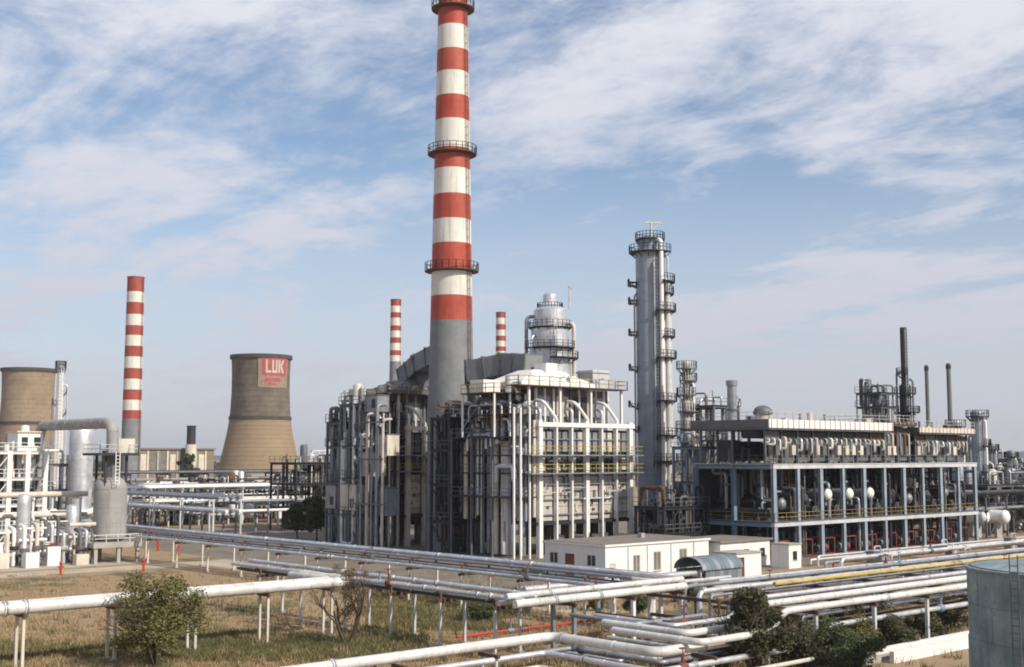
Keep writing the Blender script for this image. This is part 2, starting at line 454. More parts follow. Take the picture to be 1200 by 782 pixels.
chimney('small distant red and white chimney just right of the tallest chimney', 586.8, 500, ((367, 11.5), (430, 12.5)),
        [367, 373, 380.5, 387, 394, 400, 406.5, 412, 419, 426, 433], (), 'red_paint_faded', n=24)

# ================================================================== COOLING TOWERS
CT_REF = 600.0
CT_PROF = [(418, 34.5), (424, 34.0), (440, 33.4), (460, 33.4), (478, 34.2), (490, 35.0), (505, 37.2), (520, 40.3), (535, 43.6), (550, 47.0), (561, 49.2)]
def cooling_tower(label, px, CT_D, mats, sign):
    c = V(px, 535, CT_D); cx, cy = c.x, c.y
    zc = lambda py: V(px, py, CT_REF).z
    prof = [(w*CT_REF/FPX, zc(y)) for y, w in CT_PROF]
    t = thing('cooling_tower', label, 'cooling tower', (cx, cy, 0), 'concrete cooling towers')
    up = [p for p in prof if p[1] >= zc(490)-0.01]; lo = [p for p in prof if p[1] <= zc(490)+0.01]
    def lifts(pr):                         # shallow joints of each concrete lift
        out = []
        for (ra, za), (rb, zb) in zip(pr[:-1], pr[1:]):
            k = max(1, round((za-zb)/2.4))
            for i in range(k):
                f0, f1 = i/k, (i+1)/k
                r0_, z0_, r1_, z1_ = ra+(rb-ra)*f0, za+(zb-za)*f0, ra+(rb-ra)*f1, za+(zb-za)*f1
                out += [(r0_, z0_), (r1_, z1_+0.16), (r1_-0.10, z1_+0.10), (r1_-0.10, z1_+0.05)]
        return out+[pr[-1]]
    MB().lathe(lifts(up), cx, cy, 64).build('upper_shell', mats[0], t)
    MB().lathe([(r-0.5, z) for r, z in up], cx, cy, 64).build('inner_lining', mats[0], t)
    MB().lathe(lifts(lo), cx, cy, 64).build('lower_shell', mats[1], t)
    rz = zc(490); rr = lo[0][0]
    MB().lathe([(rr+0.02, rz-1.0), (rr+0.5, rz-1.0), (rr+0.5, rz+0.6), (rr-0.1, rz+0.6)], cx, cy, 64).build('band', 'tower_band', t)
    rz = prof[0][1]; rr = prof[0][0]
    MB().lathe([(rr+0.02, rz-1.6), (rr+0.7, rz-1.4), (rr+0.7, rz+0.35), (rr-0.6, rz+0.35), (rr-0.6, rz-1.6)], cx, cy, 64).build('rim', 'tower_band', t)
    r0, z0 = prof[-1]
    for i in range(40):
        a, b = 2*math.pi*i/40, 2*math.pi*(i+(0.5 if i % 2 else -0.5))/40
        MB().bar((cx+(r0+1)*math.cos(a), cy+(r0+1)*math.sin(a), 0), (cx+(r0-0.2)*math.cos(b), cy+(r0-0.2)*math.sin(b), z0+0.3), 0.6).build('leg', 'concrete', t)
    if sign:
        def rs(z):
            for (ra, za), (rb, zb) in zip(prof[:-1], prof[1:]):
                if zb <= z <= za: return rb+(ra-rb)*(z-zb)/(za-zb)
            return prof[0][0]
        view = math.atan2(-cy, -cx)
        def ang(pxs):                      # the angle on the shell that shows at this column of the picture
            x = (pxs-px)*CT_D/FPX
            return view + math.asin(max(-0.999, min(0.999, x/(rs(zc(435))+0.3))))
        def patch(mb, x0, y0, x1, y1, off, sh0=0.0, n=6):
            k = len(mb.v)
            for i in range(n+1):
                for j, y in enumerate((y1, y0)):
                    xx = x0+(x1-x0)*i/n + (sh0 if j else 0)
                    a, z = ang(xx), zc(y)
                    for o in (off-0.12, off):
                        r = rs(z)+o; mb.v.append((cx+r*math.cos(a), cy+r*math.sin(a), z))
            for i in range(n):
                q = k+i*4
                mb.f += [(q+1, q+5, q+7, q+3), (q+2, q+6, q+4, q), (q+3, q+7, q+6, q+2), (q, q+4, q+5, q+1)]
            mb.f += [(k, k+1, k+3, k+2), (k+n*4+2, k+n*4+3, k+n*4+1, k+n*4)]
            return mb
        s = thing('painted_sign', 'red square sign with white capital letters near the top of the cooling tower', 'sign', (cx+(prof[0][0])*math.cos(view), cy+prof[0][0]*math.sin(view), zc(457)))
        def build(mb, nm, m): mb.build(nm, m, s, smooth=False)
        build(patch(MB(), px+px*0-3.5, 421, px+29.5, 456, 0.30), 'backing_panel', 'sign_pale')
        build(patch(MB(), px+1, 420.5, px+28, 442.5, 0.45), 'red_panel', 'sign_red')
        build(patch(MB(), px+4.5, 445, px+22, 449, 0.45), 'red_stripe', 'sign_red')
        build(patch(MB(), px+8, 450.5, px+18, 452.5, 0.45), 'red_stripe', 'sign_red')
        l = MB(); patch(l, px+5, 424, px+7, 439, 0.6); patch(l, px+7.01, 436.2, px+11, 439, 0.6); build(l, 'letter', 'sign_white')
        l = MB(); patch(l, px+12.2, 424, px+14, 436.2, 0.6); patch(l, px+16.2, 424, px+18, 436.2, 0.6); patch(l, px+12.2, 436.21, px+18, 439, 0.6); build(l, 'letter', 'sign_white')
        l = MB(); patch(l, px+19.2, 424, px+21, 439, 0.6); patch(l, px+21.1, 424, px+23, 431, 0.6, 2.4, 3); patch(l, px+23.2, 431.5, px+25.4, 439, 0.6, -2.1, 3); build(l, 'letter', 'sign_white')
    return t
cooling_tower('concrete cooling tower with a red sign and a dark waist band', 304, 600.0, ('tower_upper', 'tower_lower'), True)
cooling_tower('tan stained cooling tower cut off by the left edge of the picture', 30, 690.0, ('tower_pale', 'tower_lower'), False)

# ================================================================== PROCESS HEATERS
def heater(label, X0, Y0, seed, mats):
    rnd = random.Random(seed)
    t = thing('process_heater', label, 'heater', (X0+13, Y0+6, 0), 'process heaters')
    P = lambda s, y, z: (X0+s, Y0+y, z)
    def bx(s0, y0, z0, s1, y1, z1): return MB().box(X0+s0, Y0+y0, z0, X0+s1, Y0+y1, z1)
    panel, colm, dk = mats
    # casing on legs over the burner gap
    bx(5.0, 0.9, 4.4, 22.0, 12.0, 15.9).build('casing', 'dark_steel', t, smooth=False)  # coloured dark to paint in the shade on the left flank
    bx(4.4, 0.2, 4.0, 22.6, 12.6, 4.38).build('floor_deck', 'dark_steel', t, smooth=False)
    for s in (5.4, 9.5, 13.5, 17.5, 21.6):
        for y in (4.0, 8.0, 12.0):
            bx(s-0.25, y-0.25, 0, s+0.25, y+0.25, 4.0).build('leg', 'grey_steel', t, smooth=False)
    for i in range(12):
        s, y = 6.5+(i % 6)*2.8, 3.2+(i//6)*5
        MB().cyl(P(s, y, 2.4), P(s, y, 4.0), 0.5, 10).build('burner', 'rust_steel', t)
    ribs = [5.0, 7.8, 10.5, 13.25, 16.0, 18.75, 21.5]
    for i, (a, b) in enumerate(zip(ribs[:-1], ribs[1:])):
        for z0, z1 in ((4.5, 6.2), (6.26, 8.0), (8.06, 9.9)):
            bx(a+0.22, 0.70+0.03*rnd.random(), z0, b-0.22, 0.90, z1).build('casing_panel', panel, t, smooth=False)
        for k in range(4):
            c = rnd.uniform(a+0.6, b-0.6); z = rnd.uniform(4.8, 9.4)
            bx(c-0.2, 0.58, z, c+0.2, 0.69, z+rnd.choice([0.3, 0.45, 0.9])).build('peep_door', rnd.choice(['rust_steel', 'grey_steel', 'cream_paint', 'silver_dull']), t, smooth=False)
        MB().cyl(P(a+0.42, 0.45, 4.5), P(a+0.42, 0.45, 9.9+rnd.uniform(-1.5, 0)), 0.07, 8).build('tracer_pipe', rnd.choice(['silver', 'grey_steel', 'rust_steel']), t)
        w = (b-a)
        for k in range(2):                       # dark peep doors and header boxes in the upper zone
            c = a+w*(0.30+0.42*k)
            bx(c-0.42, 0.62, 13.1, c+0.42, 0.89, 15.6).build('header_door', rnd.choice(['pale_panel', 'grey_steel', 'silver_dull']), t, smooth=False)
            bx(c-0.40, 0.66, 10.75, c+0.40, 0.89, 12.3).build('header_door', rnd.choice(['cream_paint', 'grey_steel', 'dark_steel']), t, smooth=False)
    for i, s in enumerate(ribs):
        wd = 0.30 if i % 3 == 0 else 0.13
        bx(s-wd, 0.0-0.001*i, 0, s+wd, 0.60, 17.0 if i % 3 == 0 else 16.2).build('column', colm, t, smooth=False)
        bx(s-wd*0.8, 12.1, 0, s+wd*0.8, 12.6, 17.0).build('column', 'grey_steel', t, smooth=False)
    for z in (5.2, 7.1, 8.95, 14.6):              # girts, conduits and a sloping drain line across the front
        bx(4.7, 0.36, z, 21.8, 0.52, z+0.12).build('girt', 'silver_dull', t, smooth=False)
    for k in range(10):
        s0 = rnd.uniform(5.2, 18); z = rnd.uniform(4.8, 15.5); ln = rnd.uniform(1.5, 5)
        MB().tube(bend([P(s0, 0.2, z+rnd.uniform(-1.5, 1.5)), P(s0, 0.2, z), P(s0+ln, 0.2, z), P(s0+ln, 0.2, z+rnd.uniform(-2, 2))], 0.25), rnd.choice([0.06, 0.09, 0.13]), 8).build('small_bore_pipe', rnd.choice(['silver', 'silver_dull', 'cream_paint', 'rust_steel']), t)
    bx(4.5, -0.12, 16.2, 22.1, 0.55, 16.75).build('beam', colm, t, smooth=False)
    bx(4.5, 12.2, 16.2, 22.1, 12.7, 16.75).build('beam', 'grey_steel', t, smooth=False)
    for z in (10.3, 12.55):
        wk = bx(2.4, -1.15, z, 22.7, -0.01, z+0.16).build('walkway', 'silver_dull', t, smooth=False)
        MB().rail([P(2.4, -1.1, z+0.16), P(22.65, -1.1, z+0.16), P(22.65, 0, z+0.16)], 1.05, 2.2, 0.075).build('railing', 'yellow_paint', wk, smooth=False)
        wk = bx(2.2, 0.0, z, 4.9, 12.0, z+0.16).build('walkway', 'dark_steel', t, smooth=False)
        MB().rail([P(2.25, 0.1, z+0.16), P(2.25, 12.0, z+0.16)], 1.05, 2.2, 0.075).build('railing', 'grey_steel', wk, smooth=False)
    # convection section, crossovers, top platform and hood
    bx(6.0, 2.5, 15.92, 19.6, 9.5, 21.2).build('convection_section', 'grey_steel', t, smooth=False)
    for i in range(9):
        s = 6.3+i*1.55
        bx(s-0.14, 2.25, 16.8, s+0.14, 2.49, 21.2).build('stiffener', rnd.choice([colm, 'pale_panel', 'grey_steel']), t, smooth=False)
    for i in range(4):
        bx(6.6+i*3.3, 2.28, 17.6, 8.7+i*3.3, 2.47, 20.2).build('header_door', rnd.choice(['dark_steel', 'silver_dull', 'pale_panel']), t, smooth=False)
    for s in (6.0, 11.6, 17.1):
        MB().tube(bend([P(s, 2.2, 19.6), P(s, 0.8, 19.4), P(s+0.3, 0.5, 19.0), P(s+2.0, 0.25, 17.1), P(s+2.0, 0.9, 15.0)], 0.35), 0.22, 12).build('crossover_pipe', 'white_paint', t)
        MB().tube(bend([P(s-0.9, 1.3, 18.6), P(s-0.9, 0.3, 18.4), P(s-0.9, 0.3, 16.7)], 0.5), 0.22, 10).build('crossover_pipe', 'silver', t)
    for s in (3.6, 9.0, 14.6, 20.4):
        bx(s-0.14, 0.6, 16.76, s+0.14, 0.9, 21.2).build('column', colm, t, smooth=False)
    pf = bx(1.2, 0.0, 21.22, 21.0, 2.4, 21.36).build('top_platform', 'rust_steel', t, smooth=False)
    MB().rail([P(1.25, 2.3, 21.36), P(1.25, 0.1, 21.36), P(20.9, 0.1, 21.36), P(20.9, 2.3, 21.36)], 1.1, 1.8, 0.09).build('railing', 'yellow_paint', pf, smooth=False)
    hd = MB(); k = 0
    lo_ = [(3.9, 2.45), (17.2, 2.45), (17.2, 9.6), (3.9, 9.6)]
    hi_ = [(8.0, 4.6), (13.0, 4.6), (13.0, 7.6), (8.0, 7.6)]
    hd.v = [P(a, b, 21.4) for a, b in lo_]+[P(a, b, 21.95) for a, b in lo_]+[P(a, b, 23.7) for a, b in hi_]
    hd.f = [(3,2,1,0),(8,9,10,11)]+[(i,(i+1)%4,4+(i+1)%4,4+i) for i in range(4)]+[(4+i,4+(i+1)%4,8+(i+1)%4,8+i) for i in range(4)]
    hd.build('hood', 'white_paint' if seed == 1 else 'grey_steel', t, smooth=False)
    bx(9.6, 3.9, 22.6, 11.6, 6.2, 24.6).build('duct_stub', 'white_paint' if seed == 1 else 'grey_steel', t, smooth=False)
    bx(20.4, 6.0, 6.0, 23.6, 9.0, 24.3).build('air_duct', 'pale_beam', t, smooth=False)
    for z in (8.0, 12.0, 16.0, 20.0, 23.9):
        bx(20.25, 5.85, z, 23.75, 9.15, z+0.25).build('duct_flange', 'pale_panel', t, smooth=False)
    # side frame on the shaded flank: slender lit posts, decks, pipes, stair
    for s, y in ((0.6, 0.2), (1.7, 0.2), (3.2, 0.2), (0.6, 4.2), (0.6, 8.2), (0.6, 12.2), (3.4, 6), (3.4, 12.2)):
        bx(s-0.11, y-0.11, 0, s+0.11, y+0.11, 18.5 if y < 5 else 16.0).build('column', colm if y < 1 else 'grey_steel', t, smooth=False)
    for z, y1 in ((7.4, 12.3), (14.8, 12.3), (17.6, 8.3)):
        dk_ = bx(0.4, 0.45, z, 4.9, y1, z+0.16).build('deck', 'dark_steel', t, smooth=False)
        MB().rail([P(4.5, 0.5, z+0.16), P(0.45, 0.5, z+0.16), P(0.45, y1-0.05, z+0.16)], 1.05, 2, 0.075).build('railing', 'grey_steel', dk_, smooth=False)
    for i in range(26):
        y = 0.7+i*0.44; r = rnd.choice([0.12, 0.16, 0.24, 0.32]); s = rnd.uniform(2.6, 4.6)
        z0, z1 = rnd.choice([0.3, 4.5, 5.0]), rnd.uniform(13, 20.5)
        pts = [P(s, y, z0), P(s, y, z1)]
        if rnd.random() < 0.6: pts += [P(s+rnd.choice([-1.6, 1.6]), y, z1+0.1)]
        MB().tube(bend(pts, 0.6), r, 10).build('riser_pipe', rnd.choice(['silver_dull', 'silver_dull', 'silver', 'silver', 'cream_paint', 'grey_steel']), t)
    for i in range(34):
        z = rnd.uniform(5, 20.8) if i < 16 else rnd.uniform(16, 21.5); r = rnd.choice([0.1, 0.14, 0.2, 0.3]); s = rnd.uniform(0.8, 5.6); y = rnd.uniform(0.8, 7)
        ln = rnd.uniform(1.5, 5)
        MB().tube(bend([P(s, y, z-1.5), P(s, y, z), P(s, y+ln, z), P(s, y+ln, z-2.0)], 0.7), r, 10).build('header_pipe', rnd.choice(['silver_dull', 'silver', 'silver', 'cream_paint', 'grey_steel', 'rust_steel']), t)
    # upper side deck with a white box duct, and gear round the hood
    ud = bx(-0.6, 2.5, 20.3, 5.4, 9.0, 20.45).build('deck', 'rust_steel', t, smooth=False)
    MB().rail([P(5.3, 2.6, 20.45), P(-0.55, 2.6, 20.45), P(-0.55, 8.9, 20.45)], 1.1, 1.6, 0.085).build('railing', 'yellow_paint', ud, smooth=False)
    for s, y in ((-0.4, 2.7), (2.2, 2.7), (4.8, 2.7), (-0.4, 8.8)): bx(s-0.1, y-0.1, 14.9, s+0.1, y+0.1, 20.3).build('column', colm, t, smooth=False)
    bx(-0.2, 5.0, 20.5, 2.6, 7.6, 22.1).build('box_duct', 'white_paint' if seed == 1 else 'cream_paint', t, smooth=False)
    MB().cyl(P(3.8, 4.6, 20.46), P(3.8, 4.6, 22.6), 0.55, 14).build('drum', 'silver', t)
    for k in range(7):
        s, y = rnd.uniform(2.5, 19), rnd.uniform(2.6, 3.4)
        MB().tube(bend([P(s, y, 21.4), P(s, y, 22.3+rnd.random()), P(s+rnd.uniform(0.5, 1.8), y, 22.3+rnd.random())], 0.3), rnd.choice([0.1, 0.16]), 8).build('vent_pipe', rnd.choice(['silver', 'cream_paint', 'silver_dull']), t)
    for k in range(3):
        s = 15.5+1.6*k; bx(s, 6.0, 21.25, s+1.0, 7.4, 22.6+0.5*rnd.random()).build('fan_box', rnd.choice(['silver_dull', 'pale_panel', 'cream_paint']), t, smooth=False)
    st = MB()
    for sg in (0.0, 0.9): st.bar(P(0.9+sg, 11.6, 14.9), P(0.9+sg, 7.6, 18.6), 0.08, 0.28)
    for i in range(15):
        f = i/14; y, z = 11.6-4*f, 14.95+3.65*f
        st.box(X0+0.92, Y0+y-0.13, z, X0+1.78, Y0+y+0.13, z+0.05)
    st.build('stair', 'grey_steel', t, smooth=False)
    return t
heater('nearer process heater with pale casing panels, yellow railings and a white hood', 101.0, 112.3, 1, ('pale_panel', 'white_paint', 'dark_steel'))
heater('farther process heater half hidden behind the tallest chimney, mostly in shade', 101.4, 139.8, 2, ('cream_paint', 'cream_paint', 'dark_steel'))

# flue ducts from each heater into the chimney
ch = V(528.3, 535, 170)
def duct(label, pts, w, h):
    t = thing('flue_duct', label, 'duct', (pts[0][0], pts[0][1], pts[0][2]))
    for p, q in zip(pts[:-1], pts[1:]):
        MB().bar(p, q, w, h).build('duct_section', 'grey_shaft', t, smooth=False)
        d = (Vector(q)-Vector(p)).normalized()
        for f in (0.04, 0.5, 0.96):
            c = Vector(p).lerp(Vector(q), f); MB().bar(c-d*0.12, c+d*0.12, w+0.3, h+0.3).build('flange', 'grey_steel', t, smooth=False)
duct('grey flue duct sloping from the farther heater up to the tallest chimney', [(112, 148, 24.2), (111.5, 143.5, 26.0), (109, ch.y+2.6, 27.2)], 3.0, 2.6)
duct('grey flue duct from the nearer heater hood back to the tallest chimney', [(111, 119, 24.4), (110.8, 124, 24.8), (109, ch.y-2.6, 24.0)], 3.2, 2.8)

# ================================================================== COLUMNS
VIEW = lambda x, y: math.atan2(-y, -x)       # the bearing from a thing back to the camera
def ridged(r, a, b, step):                   # a wall profile with raised cladding joints
    prof = [(r, a)]; z = a+step*0.6
    while z < b-0.4:
        prof += [(r, z-0.05), (r+0.03, z-0.04), (r+0.03, z+0.04), (r, z+0.05)]; z += step
    return prof+[(r, b)]
def column(name, label, cat, x, y, secs, plats=(), pipes=(), m='silver', dome=True, davit=None, ladder=None, railm='dark_steel', group=None, n=28, skirt=None):
    """secs: [(radius, z0, z1)], plats: [(z, bearing offset, half-angle, depth)] round the column, pipes: [(offset, radius, z0, z1, material)]"""
    t = thing(name, label, cat, (x, y, 0), group)
    va = VIEW(x, y)
    def rad(z):
        for r, a, b in secs:
            if a <= z <= b: return r
        return secs[-1][0]
    for i, (r, a, b) in enumerate(secs):
        mb = MB()
        top = i == len(secs)-1
        prof = ridged(r, a, b, 3.1)
        if top and dome:
            prof += [(r*math.cos(q), b+r*0.5*math.sin(q)) for q in (R(20), R(40), R(60), R(80))]+[(0.02, b+r*0.5)]
        elif not top and secs[i+1][0] < r: prof += [(secs[i+1][0]-0.02, b+(r-secs[i+1][0])*0.8)]
        mb.lathe(prof, x, y, n).build('shell', skirt if (skirt and i == 0) else m, t)
    for z, off, half, dep in plats:
        r = rad(z)+0.02; a0, a1 = va+off-half, va+off+half; k = max(8, int(half*8))
        th = 0.55 if half < 0.6 else 0.14
        pl = MB().lathe([(r, z-th), (r+dep, z-th), (r+dep, z), (r, z), (r, z-th)], x, y, k, a0, a1)
        pl = pl.build('platform', railm, t, smooth=False)
        pts = [(x+(r+dep-0.05)*math.cos(a0+(a1-a0)*i/k), y+(r+dep-0.05)*math.sin(a0+(a1-a0)*i/k), z) for i in range(k+1)]
        MB().rail(pts, 0.4 if half < 0.6 else 1.05, 1.4, 0.07).build('railing', railm, pl, smooth=False)
        bk = MB()
        for i in range(0, k+1, 2):
            a = a0+(a1-a0)*i/k
            bk.bar((x+r*math.cos(a), y+r*math.sin(a), z-0.9), (x+(r+dep*0.9)*math.cos(a), y+(r+dep*0.9)*math.sin(a), z-0.14), 0.09)
        bk.build('bracket', railm, pl, smooth=False)
    for off, r, z0, z1, pm in pipes:
        a = va+off; rr = rad((z0+z1)/2)+r+0.25
        c = Vector((x+rr*math.cos(a), y+rr*math.sin(a), 0)); inn = Vector((x, y, 0))-c
        pts = [c+Vector((0, 0, z0)), c+Vector((0, 0, z1)), c+inn*0.6+Vector((0, 0, z1+0.2))]
        pipe_mb(pts, r, 10, 4.0, 0.8).build('riser_pipe', pm, t)
    if ladder:
        off, z0, z1 = ladder; a = va+off; rr = rad((z0+z1)/2)+0.25
        ld = MB(); ca, sa = math.cos(a), math.sin(a)
        for sg in (-0.22, 0.22):
            ld.bar((x+rr*ca-sa*sg, y+rr*sa+ca*sg, z0), (x+rr*ca-sa*sg, y+rr*sa+ca*sg, z1), 0.07)
        z = z0
        while z < z1:
            ld.bar((x+rr*ca-sa*0.22, y+rr*sa+ca*0.22, z), (x+rr*ca+sa*0.22, y+rr*sa-ca*0.22, z), 0.05)
            z += 0.6
        ld.build('ladder', 'pale_beam', t, smooth=False)
    if davit:
        off, rr, z, h, arm, dm = davit; a = va+off; c = Vector((x+rr*math.cos(a), y+rr*math.sin(a), z))
        e = c+Vector((0, 0, h)); d = Vector((math.cos(a+1.5), math.sin(a+1.5), 0))
        MB().cyl(c, e, 0.16, 8).bar(e-d*arm*0.6, e+d*arm, 0.22).bar(e+d*arm*0.8, c+Vector((0, 0, h*0.4)), 0.1).build('davit', dm, t, smooth=False)
    return t
HP = math.pi
# the tall slim column right of the nearer heater
p = V(764.5, 535, 188); D = 188
zz_ = lambda py, d=D, px=764: V(px, py, d).z
column('distillation_column', 'tallest silver column right of the nearer heater, with small dark platforms and a davit', 'column', p.x, p.y,
       [(2.3, 0, zz_(560)), (2.25, zz_(560), zz_(296)), (1.75, zz_(296), zz_(279))],
       [(zz_(296), -0.6, 2.0, 1.0), (zz_(281), 0.0, 3.1, 0.5), (zz_(345), 1.4, 0.6, 1.3), (zz_(395), 1.3, 0.7, 1.4), (zz_(331), -1.57, 0.42, 1.25), (zz_(352), -1.57, 0.42, 1.2), (zz_(389), -1.57, 0.42, 1.2), (zz_(430), -1.57, 0.42, 1.2), (zz_(473), -1.57, 0.42, 1.3), (zz_(500), -1.5, 0.5, 1.3),
        (zz_(331), 1.3, 0.7, 1.5), (zz_(365), 1.1, 0.8, 1.6), (zz_(420), 1.1, 0.8, 1.6), (zz_(470), 1.1, 0.8, 1.6), (zz_(510), 1.1, 0.8, 1.6), (zz_(540), 1.0, 0.9, 1.7)],
       [(0.62, 0.34, 8, zz_(284), 'white_paint'), (1.05, 0.42, 6, zz_(330), 'pale_beam'), (1.5, 0.32, 9, zz_(350), 'cream_paint'), (-1.2, 0.14, 8, zz_(345), 'silver_dull'), (0.2, 0.16, 8, zz_(310), 'silver_dull'), (1.25, 0.2, 9, zz_(400), 'white_paint'), (0.85, 0.14, 9, zz_(375), 'cream_paint'), (1.75, 0.25, 6, zz_(420), 'cream_paint'), (1.4, 0.16, 12, zz_(300), 'pale_beam')],
       'blue_column', False, (0.3, 0.7, zz_(280), 2.4, 1.6, 'cream_paint'), (0.35, 10, zz_(300)))
# the wide column behind the nearer heater
D2 = 205; p = V(645, 535, D2); z2 = lambda py: V(645, py, D2).z
column('vacuum_column', 'wide stepped silver column with ring platforms behind the nearer heater', 'column', p.x, p.y,
       [(3.4, 0, z2(410)), (3.15, z2(409), z2(386)), (2.7, z2(385.9), z2(364)), (1.15, z2(363.9), z2(347))],
       [(z2(363), 0.0, 3.14, 1.0), (z2(384), 0.0, 3.14, 0.9), (z2(408), 0.4, 1.9, 1.1), (z2(420), 0.9, 0.9, 1.3)],
       [(-1.5, 0.3, 10, z2(372), 'silver_dull'), (-0.9, 0.22, 10, z2(395), 'silver'), (1.4, 0.35, 10, z2(380), 'cream_paint')],
       'silver', True, (1.45, 3.3, z2(363), 3.8, 1.7, 'silver'), (0.25, 20, z2(364)), n=36)
# lattice of platforms just right of the tall column
D3 = 182; p = V(806, 535, D3); z3 = lambda py: V(806, py, D3).z
column('stripper_column', 'slim pale column with crowded platforms just right of the tallest column', 'column', p.x, p.y,
       [(0.8, 0, z3(470)), (0.62, z3(469.9), z3(425))],
       [(z3(y), o, 1.5, 0.9) for y, o in ((432, 0), (446, 0.8), (463, -0.5), (482, 0.6), (502, -0.3), (520, 0.4), (540, 0))],
       [(0.9, 0.18, 5, z3(450), 'white_paint'), (-0.9, 0.14, 5, z3(440), 'silver')], 'cream_paint', True, None, (0.0, 6, z3(430)), 'grey_steel')
# far right columns and stacks
for px, d, w_, yt, lab, nm in ((1147, 215, 15, 484, 'blue grey column with a dark top platform at the right, beyond the exchanger structure', 'splitter_column'),
                               (1121, 235, 14, 495, 'shorter blue grey column just behind the right end of the exchanger structure', 'splitter_column')):
    p = V(px, 535, d); r = w_*d/FPX/2; zt = V(px, yt, d).z
    column(nm, lab, 'column', p.x, p.y, [(r, 0, zt)], [(zt-0.6, 0, 2.2, 0.8), (zt*0.72, 1.3, 0.8, 1.0), (zt*0.5, 1.2, 0.9, 1.0)],
           [(0.9, 0.25, 4, zt*0.93, 'white_paint'), (-1.3, 0.2, 3, zt*0.8, 'silver_dull')], 'blue_column', True, None, (0.3, 3, zt))
for px, d, w_, yt, lab in ((1089, 262, 4.6, 428, 'thin plain steel stack, left of the two plain ones at right'),
                           (1115, 262, 5.4, 426, 'thin plain steel stack, right of the two plain ones at right')):
    p = V(px, 535, d); r = w_*d/FPX/2; zt = V(px, yt, d).z
    t = thing('steel_stack', lab, 'stack', (p.x, p.y, 0), 'thin steel stacks')
    MB().lathe([(r*1.35, 0), (r*1.3, zt*0.35), (r, zt*0.5), (r*0.92, zt), (r*0.7, zt), (r*0.7, zt-2)], p.x, p.y, 14).build('shaft', 'grey_steel', t)
    MB().lathe([(r*0.95, zt-1.2), (r*1.15, zt-1.1), (r*1.15, zt-0.4), (r*0.95, zt-0.3)], p.x, p.y, 14).build('collar', 'dark_steel', t)
D4 = 230; p = V(1063, 535, D4); z4 = lambda py: V(1063, py, D4).z
column('flare_stack', 'tall thin dark stack with a wide ring platform above the exchanger structure', 'stack', p.x, p.y,
       [(1.3, 0, z4(500)), (1.05, z4(499.9), z4(452)), (0.62, z4(451.9), z4(384))],
       [(z4(483), 0, 3.14, 1.5), (z4(461), 0.3, 1.8, 0.9), (z4(438), -0.8, 1.2, 0.9)],
       [(-1.3, 0.18, 12, z4(437), 'grey_steel'), (1.2, 0.22, 12, z4(446), 'silver_dull')], 'dark_steel', False, None, (0.4, 14, z4(386)), n=16)
# thin white column at far left with little platforms
D5 = 200; p = V(67.5, 535, D5); z5 = lambda py: V(67.5, py, D5).z
column('white_column', 'thin white column with small platforms in front of the left cooling tower', 'column', p.x, p.y,
       [(0.75, 0, z5(505)), (0.55, z5(504.9), z5(430))], [(z5(431), 0, 3.1, 0.3), (z5(458), 1.57, 0.5, 0.6), (z5(470), -1.57, 0.5, 0.6), (z5(482), 1.57, 0.5, 0.6)],
       [(1.4, 0.16, 6, z5(452), 'silver'), (-1.4, 0.12, 6, z5(470), 'silver_dull')], 'white_paint', True, None, (0.3, 5, z5(432)), 'grey_steel', n=16)

